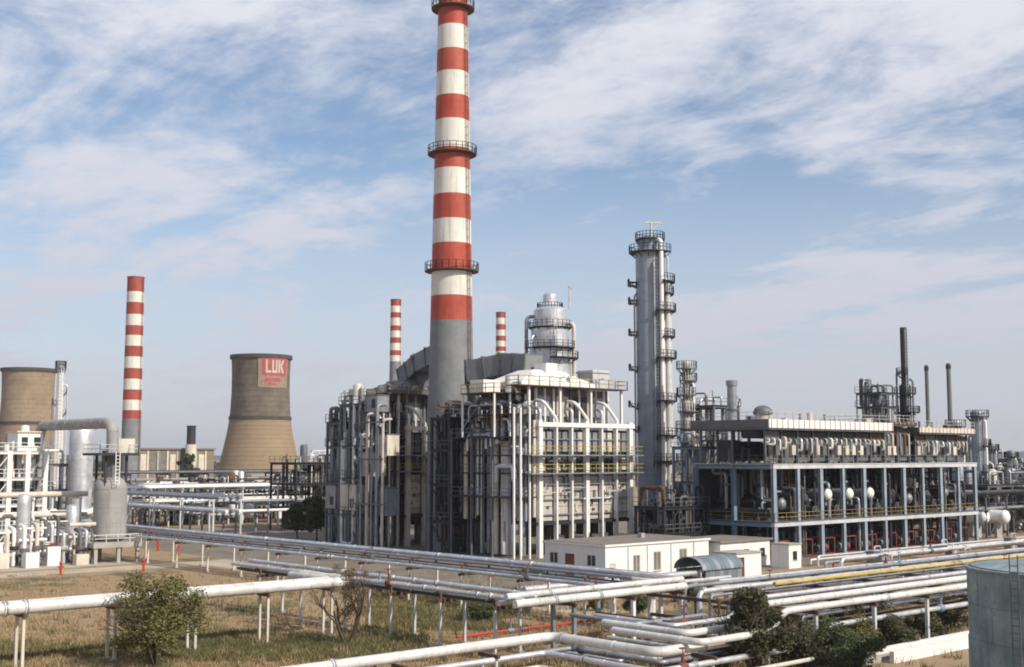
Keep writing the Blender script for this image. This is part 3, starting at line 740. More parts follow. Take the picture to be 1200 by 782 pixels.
# ================================================================== GENERIC OPEN STEEL FRAMES
def frame(label, x0, y0, x1, y1, levels, nx, ny, seed, m='grey_steel', deckm='dark_steel', railm='grey_steel', pm=('silver_dull', 'dark_steel', 'grey_steel', 'rust_steel'), vessels=4, pipes=14, cs=0.3, name='process_unit', group='open steel process units', brace=True):
    rnd = random.Random(seed); t = thing(name, label, 'process unit', ((x0+x1)/2, (y0+y1)/2, 0), group)
    xs = [x0+(x1-x0)*i/nx for i in range(nx+1)]; ys = [y0+(y1-y0)*i/ny for i in range(ny+1)]
    top = levels[-1]
    for x in xs:
        for y in ys:
            MB().box(x-cs/2, y-cs/2, 0, x+cs/2, y+cs/2, top+0.02).build('column', m, t, smooth=False)
    for z in levels:
        for y in ys: MB().box(x0-cs*0.3, y-cs*0.35, z-0.42, x1+cs*0.3, y+cs*0.35, z-0.10).build('beam', m, t, smooth=False)
        for x in xs: MB().box(x-cs*0.3, y0-cs*0.4, z-0.40, x+cs*0.3, y1+cs*0.4, z-0.11).build('beam', m, t, smooth=False)
        dk = MB().box(x0-0.3, y0-0.3, z-0.09, x1+0.3, y1+0.3, z).build('deck', deckm, t, smooth=False)
        MB().rail([(x0-0.25, y1+0.2, z), (x0-0.25, y0-0.25, z), (x1+0.25, y0-0.25, z)], 1.05, 1.8, 0.07).build('railing', railm, dk, smooth=False)
    if brace:
        for i in range(0, nx, 2):
            zb = [0]+list(levels)
            for a, b in zip(zb[:-1], zb[1:]):
                MB().bar((xs[i], y0-0.05, a), (xs[i+1], y0-0.05, b-0.4), 0.12).build('brace', m, t, smooth=False)
        for a, b in zip([0]+list(levels)[:-1], levels):
            MB().bar((x0-0.05, ys[0], a), (x0-0.05, ys[1], b-0.4), 0.12).build('brace', m, t, smooth=False)
    zb = [0]+list(levels)
    for i in range(vessels):
        k = rnd.randrange(len(zb)); z = zb[k]; r = rnd.uniform(0.45, 0.85)
        x, y = rnd.uniform(x0+1, x1-1), rnd.uniform(y0+1, y1-1); h = rnd.uniform(1.8, 3.6)
        v = MB().lathe([(r, z+0.02), (r, z+h), (r*0.8, z+h+r*0.3), (r*0.4, z+h+r*0.45), (0.02, z+h+r*0.5)], x, y, 16)
        v.build('vessel', rnd.choice(pm), t)
    for i in range(pipes):
        r = rnd.choice([0.09, 0.13, 0.18, 0.26]); k = rnd.randrange(len(zb)); za = zb[k]+rnd.uniform(0.4, 2.4)
        x, y = rnd.uniform(x0, x1), rnd.uniform(y0, y1)
        if rnd.random() < 0.5: q = (rnd.uniform(x0, x1), y, za)
        else: q = (x, rnd.uniform(y0, y1), za)
        zc = rnd.choice(zb)+rnd.uniform(0, 1.5)
        pts = [(x, y, zc), (x, y, za), q, (q[0], q[1], rnd.choice(zb)+rnd.uniform(0, 2.5))]
        MB().tube(bend(pts, 0.5), r, 8).build('pipe', rnd.choice(pm), t)
    return t
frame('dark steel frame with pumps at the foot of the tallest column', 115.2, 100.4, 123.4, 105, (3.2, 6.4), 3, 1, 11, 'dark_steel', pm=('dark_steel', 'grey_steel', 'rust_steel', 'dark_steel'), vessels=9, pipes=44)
frame('dark shaded frame between the nearer heater and the tallest chimney', 101.9, 125.2, 112, 129.0, (4.2, 9.0, 13.5, 17.6), 3, 1, 12, 'dark_steel', pm=('dark_steel', 'grey_steel', 'rust_steel'), vessels=10, pipes=80)  # dark steel and dense pipes paint in the black shade between the heaters
frame('tall grey frame on the left flank of the farther heater', 99.0, 141.4, 101.0, 146, (4.5, 9.5, 14.0, 19.8), 1, 2, 13, 'grey_steel', pm=('silver', 'silver_dull', 'cream_paint', 'grey_steel'), vessels=6, pipes=40)
frame('lower dark frame left of the farther heater, stepping down', 99.2, 146.5, 101.0, 149.6, (4.5, 9.0, 14.0, 17.4), 1, 2, 14, 'grey_steel', pm=('silver_dull', 'silver_dull', 'dark_steel', 'grey_steel'), vessels=6, pipes=34)
frame('grey frame with cream pipes just behind and right of the tallest column', 147, 118, 153, 124, (5, 10, 15, 20.2), 2, 2, 15, 'grey_steel', pm=('silver', 'cream_paint', 'silver_dull', 'grey_steel'), vessels=4, pipes=20)
frame('grey frame with silver pipes between the tall column and the air coolers', 126, 103.4, 129.6, 108, (4.5, 9.2, 13.8), 1, 2, 16, 'blue_paint', pm=('silver', 'cream_paint', 'blue_paint'), vessels=4, pipes=18)
frame('small lattice frame standing above the air coolers left of the tall stack', *(lambda a: (a.x-2.5, a.y-2.5, a.x+2.5, a.y+2.5))(V(1029, 535, 225)), (8, 13, 18, 21.5, 24), 2, 2, 17, 'grey_steel', pm=('silver_dull', 'silver', 'grey_steel'), vessels=4, pipes=30, cs=0.16)
# tall silver pipes standing in front of the farther heater's left flank
t = thing('riser_bank', 'bank of tall silver risers on the left flank of the farther heater', 'pipes', (100.5, 143, 0))
for i, (y, r, zt) in enumerate(((135.4, 0.2, 17.4), (136.7, 0.24, 19.4), (137.9, 0.16, 14.2), (138.9, 0.26, 18.2), (140.4, 0.18, 15.5))):
    pipe_mb([(98.6, y, 0.3), (98.6, y, zt), (100.0, y, zt+0.1)], r, 12, 3.0, 0.5).build('riser_pipe', 'silver_dull' if i % 3 else 'pale_panel', t)
for z in (6, 12, 17): MB().box(98.2, 134.8, z, 98.3, 141.4, z+0.2).build('tie_bar', 'grey_steel', t, smooth=False)

t = thing('duct_stack', 'stacked boxy ducts and cabins on the left flank of the farther heater', 'ducts', (99.5, 144, 0))
rnd = random.Random(29)
for k, (y0, y1, z0, z1) in enumerate(((134.9, 137.6, 4.6, 8.2), (138.2, 141.0, 9.8, 13.0), (141.8, 144.2, 15.0, 19.0), (142.0, 145.4, 5.0, 8.6), (144.6, 147.2, 10.2, 13.6), (146.8, 149.2, 14.4, 16.6), (147.0, 149.4, 5.2, 8.4), (135.2, 137.2, 12.6, 15.4), (138.0, 141.0, 18.6, 20.8))):
    x0 = 98.9+0.3*(k % 3)
    bxo = MB().box(x0, y0, z0, x0+2.0, y1, z1).build('box_duct', ('silver_dull', 'pale_panel', 'grey_lagging', 'cream_paint')[k % 4], t, smooth=False)
    MB().box(x0-0.08, y0-0.08, z1+0.002, x0+2.08, y1+0.08, z1+0.14).build('flange', 'grey_steel', bxo, smooth=False)
    MB().box(x0-0.04, y0+0.5, z0+0.5, x0-0.002, y0+1.3, z0+1.7).build('hatch', 'dark_steel', bxo, smooth=False)

# ================================================================== EXCHANGER STRUCTURE (two open storeys) WITH AIR COOLERS ON TOP
SX0, SX1, SY0, SY1 = 124.0, 173.0, 90.4, 102.4
ZB, ZT = 4.55, 11.5
t = thing('exchanger_structure', 'long two storey blue and pale steel structure at right carrying the air coolers', 'steel structure', (SX0, SY0, 0))
NB = 10; xs = [SX0+(SX1-SX0)*i/NB for i in range(NB+1)]
for j, y in enumerate((SY0, (SY0+SY1)/2, SY1)):
    for i, x in enumerate(xs):
        w_ = 0.30 if i % 2 == 0 else 0.24
        cm = MB().box(x-w_, y-0.05, 0, x+w_, y+0.05, ZT-0.5).box(x-w_, y+0.25, 0, x+w_, y+0.35, ZT-0.5).box(x-0.06, y+0.05, 0, x+0.06, y+0.25, ZT-0.5)
        cm.build('column', 'blue_paint' if j else 'blue_lit', t, smooth=False)  # front row paler: sunlight put into the colour
    for z in (ZB, ZT):
        MB().box(SX0-0.35, y-0.12, z-0.5, SX1+0.35, y+0.42, z-0.02).build('beam', 'pale_beam' if j == 0 else 'blue_paint', t, smooth=False)  # front beams whitish as if sunlit, the light is in the colour
for x in xs[::2]:
    for z in (ZB, ZT): MB().box(x-0.16, SY0+0.45, z-0.55, x+0.16, SY1-0.15, z-0.08).build('beam', 'blue_paint', t, smooth=False)
for z in (ZB, ZT):
    dk = MB().box(SX0-0.4, SY0-0.2, z, SX1+0.4, SY1+0.4, z+0.1).build('deck', 'pale_beam' if z == ZT else 'grey_steel', t, smooth=False)
    MB().rail([(SX0-0.35, SY1, z+0.1), (SX0-0.35, SY0-0.15, z+0.1), (SX1+0.35, SY0-0.15, z+0.1), (SX1+0.35, SY1, z+0.1)], 1.05, 2.4, 0.045).build('railing', 'yellow_paint' if z == ZB else 'grey_steel', dk, smooth=False)
for i in range(NB):                              # added dark sheets behind each bay, standing in for its deep shade
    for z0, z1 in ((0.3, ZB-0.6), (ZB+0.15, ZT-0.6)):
        MB().box(xs[i]+0.32, SY1+0.1, z0, xs[i+1]-0.32, SY1+0.16, z1).build('shade_sheet', 'interior_dark', t, smooth=False)
for i in (1, 5, 8):
    for a, b in ((0, ZB-0.5), (ZB+0.1, ZT-0.5)):
        MB().bar((xs[i], SY0+6.2, a), (xs[i+1], SY0+6.2, b), 0.14).build('brace', 'blue_paint', t, smooth=False)
rnd = random.Random(5)
def exchanger(x, z, r, y0, y1, m, label, head='white_paint'):
    e = thing('heat_exchanger', label, 'heat exchanger', (x, (y0+y1)/2, z-r-0.3), 'heat exchangers in the steel structure')
    MB().cyl((x, y0+0.5, z), (x, y1, z), r, 18).build('shell', m, e)
    prof = [(x, y0+0.5-r*0.6*math.sin(q), z) for q in (0, R(25), R(50), R(70), R(85))]
    MB().tube(prof, r, 18, True, [r*math.cos(q)+0.01 for q in (0, R(25), R(50), R(70), R(85))]).build('domed_head', head, e)
    MB().tube([(x, y0+0.5, z), (x, y0+0.62, z)], r+0.12, 18).build('flange', 'grey_steel', e)
    for yy in (y0+1.5, y1-1.2): MB().box(x-r*0.7, yy-0.12, z-r-0.3, x+r*0.7, yy+0.12, z-r*0.6).build('saddle', 'dark_steel', e, smooth=False)
    MB().tube(bend([(x, y0+1.6, z+r*0.9), (x, y0+1.6, z+r+0.8), (x+1.2, y0+1.6, z+r+0.8)], 0.4), 0.16, 10).build('nozzle_pipe', 'silver_dull', e)
    return e
for i in range(NB):
    xm = (xs[i]+xs[i+1])/2
    bright = i in (2, 3, 4)
    exchanger(xm+0.5, ZB+3.1 if bright else ZB+2.2+0.3*(i % 3), 0.72 if bright else 0.6, SY0+0.6, SY1-1.2, 'silver_dull' if bright else 'dark_steel',
              f'{"white headed" if bright else "dark"} heat exchanger in the upper storey, {ORD[i]} bay from the left', 'white_paint' if bright else ('dark_steel' if i % 2 else 'silver_dull'))
    exchanger(xm-0.8, ZB+1.0, 0.55, SY0+1.6, SY1-1.0, 'dark_steel', f'low dark heat exchanger on the upper storey deck, {ORD[i]} bay from the left', 'dark_steel')  # extra dark shells, added so the bay reads as deep shade
    # pump skids at ground level with dark red frames
    sk = thing('pump_skid', f'pump skid in a dark red frame at ground level, {ORD[i]} bay from the left', 'pump', (xm, SY0+2, 0), 'pump skids under the steel structure')
    fr = MB()
    for a in (xm-1.5, xm+1.5):
        for b in (SY0+1.0, SY0+3.2): fr.bar((a, b, 0), (a, b, 2.2), 0.16)
    for z in (0.25, 2.2):
        fr.bar((xm-1.5, SY0+1, z), (xm+1.5, SY0+1, z), 0.14); fr.bar((xm-1.5, SY0+3.2, z), (xm+1.5, SY0+3.2, z), 0.14)
        fr.bar((xm-1.5, SY0+1, z), (xm-1.5, SY0+3.2, z), 0.14); fr.bar((xm+1.5, SY0+1, z), (xm+1.5, SY0+3.2, z), 0.14)
    fr.build('skid_frame', 'brown_red', sk, smooth=False)
    MB().cyl((xm-1, SY0+2, 0.9), (xm+0.3, SY0+2, 0.9), 0.4, 12).build('motor', 'blue_paint' if i % 2 else 'grey_steel', sk)
    MB().cyl((xm+0.3, SY0+2, 0.9), (xm+1.0, SY0+2, 0.9), 0.55, 12).build('pump_casing', 'brown_red', sk)
    MB().tube(bend([(xm+0.7, SY0+2, 1.3), (xm+0.7, SY0+2, 3.2), (xm+0.7, SY0+6, 3.2)], 0.5), 0.16, 8).build('discharge_pipe', rnd.choice(['silver_dull', 'white_paint', 'dark_steel']), sk)
    # pipework of the bay
    for k in range(11):
        y = SY0+rnd.uniform(0.8, 9); r = rnd.choice([0.1, 0.15, 0.22]); x = xs[i]+rnd.uniform(0.8, 4.2)
        z1 = rnd.uniform(ZB+2, ZT-1)
        MB().tube(bend([(x, y, rnd.choice([0.2, ZB+0.2])), (x, y, z1), (x, y+2.0, z1), (x, y+2.0, ZT-0.6)], 0.4), r, 8).build('riser_pipe', rnd.choice(['dark_steel', 'grey_steel', 'silver_dull', 'rust_steel', 'dark_steel']), t)

def air_cooler(label, x0, x1, y0, y1, z0, zroof, nb, m, seed, roofm='white_paint', fascia=1.25, fans=True):
    rnd = random.Random(seed)
    t = thing('air_cooler_bank', label, 'air cooler', ((x0+x1)/2, (y0+y1)/2, z0), 'air cooler banks')
    xs = [x0+(x1-x0)*i/nb for i in range(nb+1)]
    for x in xs:
        for y in (y0+0.5, (y0+y1)/2, y1-0.5):
            MB().box(x-0.12, y-0.12, z0, x+0.12, y+0.12, zroof).build('leg', 'grey_steel', t, smooth=False)
    MB().box(x0-0.6, y0-0.6, zroof, x1+0.3, y1+0.6, zroof+0.2).build('fan_deck', 'grey_steel', t, smooth=False)
    f = fascia
    MB().box(x0-0.75, y0-0.75, zroof+0.21, x1+0.35, y0-0.6, zroof+f).build('fascia', roofm, t, smooth=False)
    MB().box(x0-0.76, y0-0.59, zroof+0.21, x0-0.6, y1+0.6, zroof+f).build('fascia', 'grey_steel', t, smooth=False)  # left side coloured grey, its shade is painted in
    MB().box(x0-0.59, y0-0.59, zroof+0.22, x1+0.3, y1+0.58, zroof+f-0.25).build('tube_bundle', 'silver_dull', t, smooth=False)
    for i in range(nb*3+1):
        xx = x0-0.3+(x1-x0+0.4)*i/(nb*3)
        MB().box(xx-0.06, y0-0.82, zroof+0.23, xx+0.06, y0-0.755, zroof+f-0.02).build('rib', 'pale_panel', t, smooth=False)
    for i in range(nb):                      # small gear scattered on the roof
        xx = x0+(x1-x0)*(i+rnd.random())/nb; yy = y0+rnd.uniform(0.5, 4)
        if rnd.random() < 0.5: MB().cyl((xx, yy, zroof+f-0.26), (xx, yy, zroof+f+rnd.uniform(0.3, 1.2)), rnd.uniform(0.15, 0.4), 10).build('roof_vent', rnd.choice(['silver_dull', 'cream_paint', 'grey_steel']), t)
        else: MB().box(xx-0.5, yy-0.4, zroof+f-0.26, xx+0.5, yy+0.4, zroof+f+rnd.uniform(0.2, 0.7)).build('fan_motor', rnd.choice(['grey_steel', 'rust_steel', 'pale_panel']), t, smooth=False)
    for i in range(nb):
        xm = (xs[i]+xs[i+1])/2
        for k in (-1.2, -0.1, 1.0):              # header nozzles and bent pipes on the front
            xx = xm+k; zt = zroof-0.35-0.25*rnd.random()
            pm = rnd.choice(['cream_paint', 'silver', 'silver_dull', 'pale_panel', m])
            zm = z0+rnd.uniform(1.0, 2.6); MB().tube(bend([(xx, y0+0.7, zt-0.6), (xx, y0+0.2, zt-0.6), (xx, y0+0.2, zm), (xx+rnd.choice([-0.5, 0.5]), y0+0.9, zm)], 0.25), rnd.choice([0.09, 0.13, 0.2]), 10).build('header_pipe', pm, t)
        for k in (0.25, 0.7):
            xx = xs[i]+(xs[i+1]-xs[i])*k; MB().box(xx-0.4, y0+0.28, z0+1.1, xx+0.4, y0+0.7, z0+2.3).build('nozzle_box', rnd.choice(['cream_paint', 'pale_panel', 'grey_steel', 'dark_steel']), t, smooth=False)
        MB().box(xs[i]+0.35, y0+0.72, z0+0.3, xs[i+1]-0.35, y0+0.9, zroof-1.2).build('screen', 'grey_steel', t, smooth=False)
        MB().box(xs[i]+0.35, y0+0.5, zroof-1.1, xs[i+1]-0.35, y0+0.9, zroof-0.15).build('header_box', rnd.choice(['dark_steel', 'grey_steel', 'rust_steel']), t, smooth=False)
        MB().cyl((xm, y0+3, zroof-1.0), (xm, y0+3, zroof-0.02), 1.7, 20, 1.9).build('fan_ring', 'dark_steel', t)
        for k in range(3):
            y = y0+rnd.uniform(2, 8); MB().tube(bend([(xs[i]+0.6, y, z0+0.2), (xs[i]+0.6, y, z0+2), (xs[i+1], y, z0+2)], 0.4), 0.2, 8).build('pipe', rnd.choice(['dark_steel', 'grey_steel', 'silver_dull']), t)
        MB().box(xs[i]+0.5, y0+6, z0+0.3, xs[i+1]-0.5, y0+8, zroof-1.3).build('plenum', 'dark_steel', t, smooth=False)
    rl = MB().rail([(x0-0.7, y1, zroof+f), (x0-0.7, y0-0.7, zroof+f), (x1+0.3, y0-0.7, zroof+f)], 0.9, 1.6, 0.05); rl.build('railing', 'pale_panel', t, smooth=False)
    return t
air_cooler('large air cooler bank with a white fascia on the left half of the steel structure', 122.6, 149.0, 90.2, 101.0, ZT+0.1, 15.7, 8, 'white_paint', 21)
air_cooler('short darker air cooler bank in the middle of the steel structure', 150.2, 156.4, 90.8, 101.0, ZT+0.1, 16.6, 2, 'rust_steel', 22, 'rust_steel', 0.55)
air_cooler('low air cooler bank with a cream fascia on the right end of the steel structure', 157.6, 172.0, 90.6, 101.0, ZT+0.1, 15.6, 5, 'cream_paint', 23, 'cream_paint', 0.9)
# vent stack and hooded fan on the left bank
p = V(859, 535, 160); zb = 16.9
t = thing('vent_stack', 'short grey vent stack standing on the left air cooler roof', 'vent', (p.x, p.y, zb-0.3))
MB().lathe([(0.62, zb-0.3), (0.62, V(859, 452, 160).z), (0.75, V(859, 452, 160).z), (0.75, V(859, 446, 160).z), (0.5, V(859, 446, 160).z)], p.x, p.y, 18).build('pipe', 'silver_dull', t)
MB().bar((p.x+0.6, p.y, 17.5), (p.x+1.6, p.y, 20.0), 0.12).build('strut', 'rust_steel', t, smooth=False)
MB().lathe([(0.63, zb+1.5), (0.8, zb+1.5), (0.8, zb+1.7), (0.63, zb+1.7)], p.x, p.y, 18).build('flange', 'grey_steel', t)
p = V(895, 535, 157)
t = thing('hooded_fan', 'round fan hood with a domed cap on the left air cooler roof', 'vent', (p.x, p.y, zb-0.3))
MB().lathe([(1.05, zb-0.3), (1.05, zb+0.9)], p.x, p.y, 24).build('cowl', 'pale_panel', t)
MB().lathe([(1.25, zb+0.9), (1.25, zb+1.2), (1.0, zb+1.7), (0.55, zb+1.95), (0.02, zb+2.05)], p.x, p.y, 24).build('cap', 'grey_steel', t)
# loose pipe bridge behind, between the structure and the far right columns
def rack(label, x0, x1, y, wy, levels, step, pipes_per, m='grey_steel', pm=('silver', 'silver_dull'), seed=0, along='x', rr=(0.12, 0.26), name='pipe_rack'):
    rnd = random.Random(seed)
    T = (lambda a, b, z: (a, b, z)) if along == 'x' else (lambda a, b, z: (b, a, z))
    t = thing(name, label, 'pipe rack', T((x0+x1)/2, y, 0))
    n = max(1, round((x1-x0)/step)); top = levels[-1]
    for i in range(n+1):
        a = x0+(x1-x0)*i/n
        for s in (-1, 1):
            MB().bar(T(a, y+s*wy/2, 0), T(a, y+s*wy/2, top), 0.26).build('post', m, t, smooth=False)
        for z in levels: MB().bar(T(a, y-wy/2-0.4, z-0.14), T(a, y+wy/2+0.4, z-0.14), 0.2, 0.28).build('crossbeam', m, t, smooth=False)
    for z in levels:
        for k in range(pipes_per):
            r = rnd.uniform(*rr); b = y-wy/2+wy*(k+0.5)/pipes_per
            pipe_mb([T(x0-1, b, z+r), T(x1+1, b, z+r)], r, 10, 5.0).build('pipe', rnd.choice(pm), t)
    return t

# ================================================================== BUILDINGS
def wall_boxes(mb, axis, a0, a1, z0, z1, c0, c1, ops):
    """A wall along axis 'x' or 'y' from a0 to a1, thickness c0..c1, with openings (s0, s1, zlo, zhi)."""
    def bx(p, q, za, zb):
        if q-p < 1e-4 or zb-za < 1e-4: return
        mb.box(p, c0, za, q, c1, zb) if axis == 'x' else mb.box(c0, p, za, c1, q, zb)
    cur = a0
    for s0, s1, lo, hi in sorted(ops):
        bx(cur, s0, z0, z1); bx(s0, s1, z0, lo); bx(s0, s1, hi, z1); cur = s1
    bx(cur, a1, z0, z1)
def window(t, axis, s0, s1, lo, hi, c, out, frame_m, pane_m, name='window', mull=True):
    """A framed window set into an opening; c is the outer wall face, out the outward direction (+1/-1)."""
    def bx(mb, a, b, za, zb, d0, d1):
        e0, e1 = sorted((c+out*d0, c+out*d1))
        return mb.box(a, e0, za, b, e1, zb) if axis == 'x' else mb.box(e0, a, za, e1, b, zb)
    f = 0.07; m = MB()
    bx(m, s0, s0+f, lo, hi, -0.12, -0.04); bx(m, s1-f, s1, lo, hi, -0.12, -0.04)
    bx(m, s0+f, s1-f, lo, lo+f, -0.12, -0.04); bx(m, s0+f, s1-f, hi-f, hi, -0.12, -0.04)
    if mull: bx(m, (s0+s1)/2-0.03, (s0+s1)/2+0.03, lo+f, hi-f, -0.115, -0.045)
    w = m.build(name, frame_m, t, smooth=False)
    bx(MB(), s0+f, s1-f, lo+f, hi-f, -0.10, -0.08).build('pane', pane_m, w, smooth=False)
    if name == 'window': bx(MB(), s0-0.06, s1+0.06, lo-0.08, lo-0.005, -0.1, 0.08).build('sill', 'concrete', w, smooth=False)
    return w
BX0, BX1, BY0, BY1, BH = 93.0, 109.6, 89.0, 98.0, 3.25
t = thing('control_building', 'long white flat roofed building with a red brown door in front of the heaters', 'building', ((BX0+BX1)/2, (BY0+BY1)/2, 0))
side_ops = [(90.4, 91.7, 1.15, 2.35), (93.5, 94.9, 0.05, 2.3), (96.0, 97.3, 1.15, 2.35)]
front_ops = [(93.5, 94.5, 0.05, 1.5), (97.2, 98.3, 0.3, 2.2), (100.4, 101.6, 0.4, 2.4), (104.6, 105.9, 0.3, 2.5)]
mb = MB(); wall_boxes(mb, 'y', BY0, BY1, 0, BH, BX0, BX0+0.25, side_ops); mb.build('wall', 'stucco', t, smooth=False)
mb = MB(); wall_boxes(mb, 'x', BX0+0.25, BX1, 0, BH, BY0, BY0+0.25, front_ops); mb.build('wall', 'stucco', t, smooth=False)
MB().box(BX1-0.25, BY0+0.25, 0, BX1, BY1, BH).build('wall', 'stucco', t, smooth=False)
MB().box(BX0+0.25, BY1-0.25, 0, BX1-0.25, BY1, BH).build('wall', 'stucco', t, smooth=False)
MB().box(BX0+0.3, BY0+0.3, 0.02, BX1-0.3, BY1-0.3, 0.04).build('floor', 'interior_dark', t, smooth=False)
rf = MB().box(BX0-0.18, BY0-0.18, BH+0.002, BX1+0.18, BY1+0.18, BH+0.2).build('roof', 'stucco', t, smooth=False)
MB().box(BX0-0.1, BY0-0.1, BH+0.201, BX1+0.1, BY1+0.1, BH+0.26).build('roof_felt', 'roof_felt', rf, smooth=False)
for x, y in ((104, 94),): MB().box(x-0.3, y-0.3, BH+0.262, x+0.3, y+0.3, BH+0.75).build('roof_vent', 'concrete', rf, smooth=False)
for s0, s1, lo, hi in (side_ops[0], side_ops[2]): window(t, 'y', s0, s1, lo, hi, BX0, -1, 'white_paint', 'glass_dark')
d = window(t, 'y', *side_ops[1], BX0, -1, 'door_red', 'door_red', 'door', False); d['label'] = 'red brown door'
MB().box(BX0-0.11, 94.6, 1.1, BX0-0.05, 94.75, 1.2).build('handle', 'dark_steel', d, smooth=False)
window(t, 'x', *front_ops[0], BY0, -1, 'cream_paint', 'cream_paint', 'hatch', False)
for o_ in front_ops[1:]: window(t, 'x', *o_, BY0, -1, 'cream_paint', 'glass_pale')
for x in (96.4, 99.4, 103.2, 107.0): MB().box(x-0.05, BY0-0.09, 0.0, x+0.05, BY0-0.002, BH-0.002).build('downpipe', 'pale_beam', t, smooth=False)
MB().box(BX0-0.6, 93.4, 0, BX0-0.002, 95.0, 0.12).build('step', 'concrete', t, smooth=False)

t = thing('annex_building', 'low annex with a brown grey felt roof behind the white building', 'building', (114, 90, 0))
MB().box(110.4, 88.0, 0, 119.5, 95, 2.9).build('wall', 'stucco', t, smooth=False)
MB().box(110.1, 87.7, 2.902, 119.8, 95.3, 3.1).build('roof', 'roof_felt', t, smooth=False)
for x in (112, 115, 118):
    w = MB().box(x-0.5, 87.93, 1.0, x+0.5, 87.998, 2.1).build('window', 'white_paint', t, smooth=False); MB().box(x-0.42, 87.9, 1.08, x+0.42, 87.929, 2.02).build('pane', 'glass_dark', w, smooth=False)
def kiosk(label, px, py, w, dpt, h, door, win, dm='door_red'):
    g = G(px, py); x, y = g.x, g.y
    t = thing('kiosk', label, 'kiosk', (x, y, 0), 'small white kiosks')
    ops = ([(x-w/2+0.35, x-w/2+1.35, 0.05, 2.05)] if door else [])+([(x-win/2, x+win/2, 0.9, 1.9)] if win else [])
    mb = MB(); wall_boxes(mb, 'x', x-w/2, x+w/2, 0, h, y, y+0.2, ops); mb.build('wall', 'stucco', t, smooth=False)
    MB().box(x-w/2, y+0.2, 0, x-w/2+0.2, y+dpt, h).build('wall', 'stucco', t, smooth=False)
    MB().box(x+w/2-0.2, y+0.2, 0, x+w/2, y+dpt, h).build('wall', 'stucco', t, smooth=False)
    MB().box(x-w/2+0.2, y+dpt-0.2, 0, x+w/2-0.2, y+dpt, h).build('wall', 'stucco', t, smooth=False)
    MB().box(x-w/2-0.12, y-0.12, h+0.002, x+w/2+0.12, y+dpt+0.12, h+0.14).build('roof', 'concrete', t, smooth=False)
    if door: window(t, 'x', *ops[0], y, -1, dm, dm, 'door', False)
    if win: window(t, 'x', *ops[-1], y, -1, 'rust_steel', 'glass_dark')
kiosk('low white kiosk with a dark red door right of the white building', 878, 676, 4.2, 3.0, 2.4, True, 0, 'brown_red')
kiosk('narrow white kiosk with one small dark window by the steel structure', 932, 666, 2.3, 2.4, 2.6, False, 0.85)

# vaulted sheet shelter in front of the white building
g = G(822, 691); sx, sy = g.x, g.y; SL, SW = 6.2, 3.2
t = thing('vaulted_shelter', 'blue grey shelter with a curved sheet roof in front of the white building', 'shelter', (sx+SL/2, sy+SW/2, 0))
MB().box(sx-0.5, sy-0.6, 0, sx+SL+0.5, sy+SW+0.3, 0.22).build('plinth', 'cream_paint', t, smooth=False)
NR = 9
for i in range(NR):                       # curved roof sheets, each its own strip, over both eaves
    x0, x1 = sx+SL*i/NR+0.015, sx+SL*(i+1)/NR-0.015
    mb = MB(); k = 0; n = 10
    for j in range(n+1):
        a = math.pi*j/n
        for rr in (0.0, 0.06):
            yy = sy+SW/2-(SW/2+0.15+rr)*math.cos(a); zz_2 = 1.75+(1.15+rr)*math.sin(a)
            mb.v += [(x0, yy, zz_2), (x1, yy, zz_2)]
    for j in range(n):
        q = 4*j
        mb.f += [(q, q+4, q+5, q+1), (q+2, q+3, q+7, q+6), (q, q+2, q+6, q+4), (q+1, q+5, q+7, q+3)]
    mb.build('roof_sheet', 'teal_sheet' if i % 3 else 'silver_dull', t)
    xm = (x0+x1)/2
    if i > 0: MB().box(x0, sy+0.02, 0.23, x1, sy+0.06+0.03*(i % 2), 1.74).build('wall_sheet', 'teal_sheet' if i % 2 else 'silver_dull', t, smooth=False)
for yy in (sy+0.15, sy+SW-0.15):
    MB().box(sx+0.05, yy-0.06, 0.22, sx+0.17, yy+0.06, 1.8).build('post', 'pale_beam', t, smooth=False)
MB().box(sx+0.1, sy+SW-0.08, 0.23, sx+SL, sy+SW-0.03, 1.74).build('wall_sheet', 'teal_sheet', t, smooth=False)
MB().box(sx+SL-0.06, sy+0.1, 0.23, sx+SL-0.02, sy+SW-0.1, 1.74).build('wall_sheet', 'teal_sheet', t, smooth=False)
MB().cyl((sx+0.7, sy+1.3, 0.22), (sx+0.7, sy+1.3, 1.3), 0.4, 14).build('drum', 'white_paint', t)

# ================================================================== LEFT PLANT
def vessel(name, label, cat, x, y, r, z0, z1, m, legs=True, nozzles=()):
    t = thing(name, label, cat, (x, y, 0))
    prof = [(0.02, z0-r*0.4), (r*0.6, z0-r*0.3)]+ridged(r, z0, z1, 2.2)+[(r*0.85, z1+r*0.25), (r*0.5, z1+r*0.4), (0.02, z1+r*0.45)]
    MB().lathe(prof, x, y, 30).build('shell', m, t)
    if legs:
        for k in range(4):
            a = math.pi/4+k*math.pi/2
            MB().box(x+r*0.85*math.cos(a)-0.14, y+r*0.85*math.sin(a)-0.14, 0, x+r*0.85*math.cos(a)+0.14, y+r*0.85*math.sin(a)+0.14, z0+0.3).build('leg', 'grey_steel', t, smooth=False)
    return t
p = V(95, 535, 171); zv = lambda py, px=95, d=171: V(px, py, d).z
v = vessel('process_vessel', 'tall plain silver white vessel at left under the big bent duct', 'vessel', p.x, p.y, 1.6, 2.0, zv(505), 'silver')
pipe_mb([(p.x-8, p.y-2.2, zv(600)), (p.x+0.6, p.y-2.2, zv(600)), (p.x+1.7, p.y-1.6, zv(596)), (p.x+1.9, p.y-1.2, zv(575))], 0.42, 12, 2.5, 1.0).build('outlet_pipe', 'white_paint', v)
p2 = V(131, 535, 150); z2_ = lambda py: V(131, py, 150).z
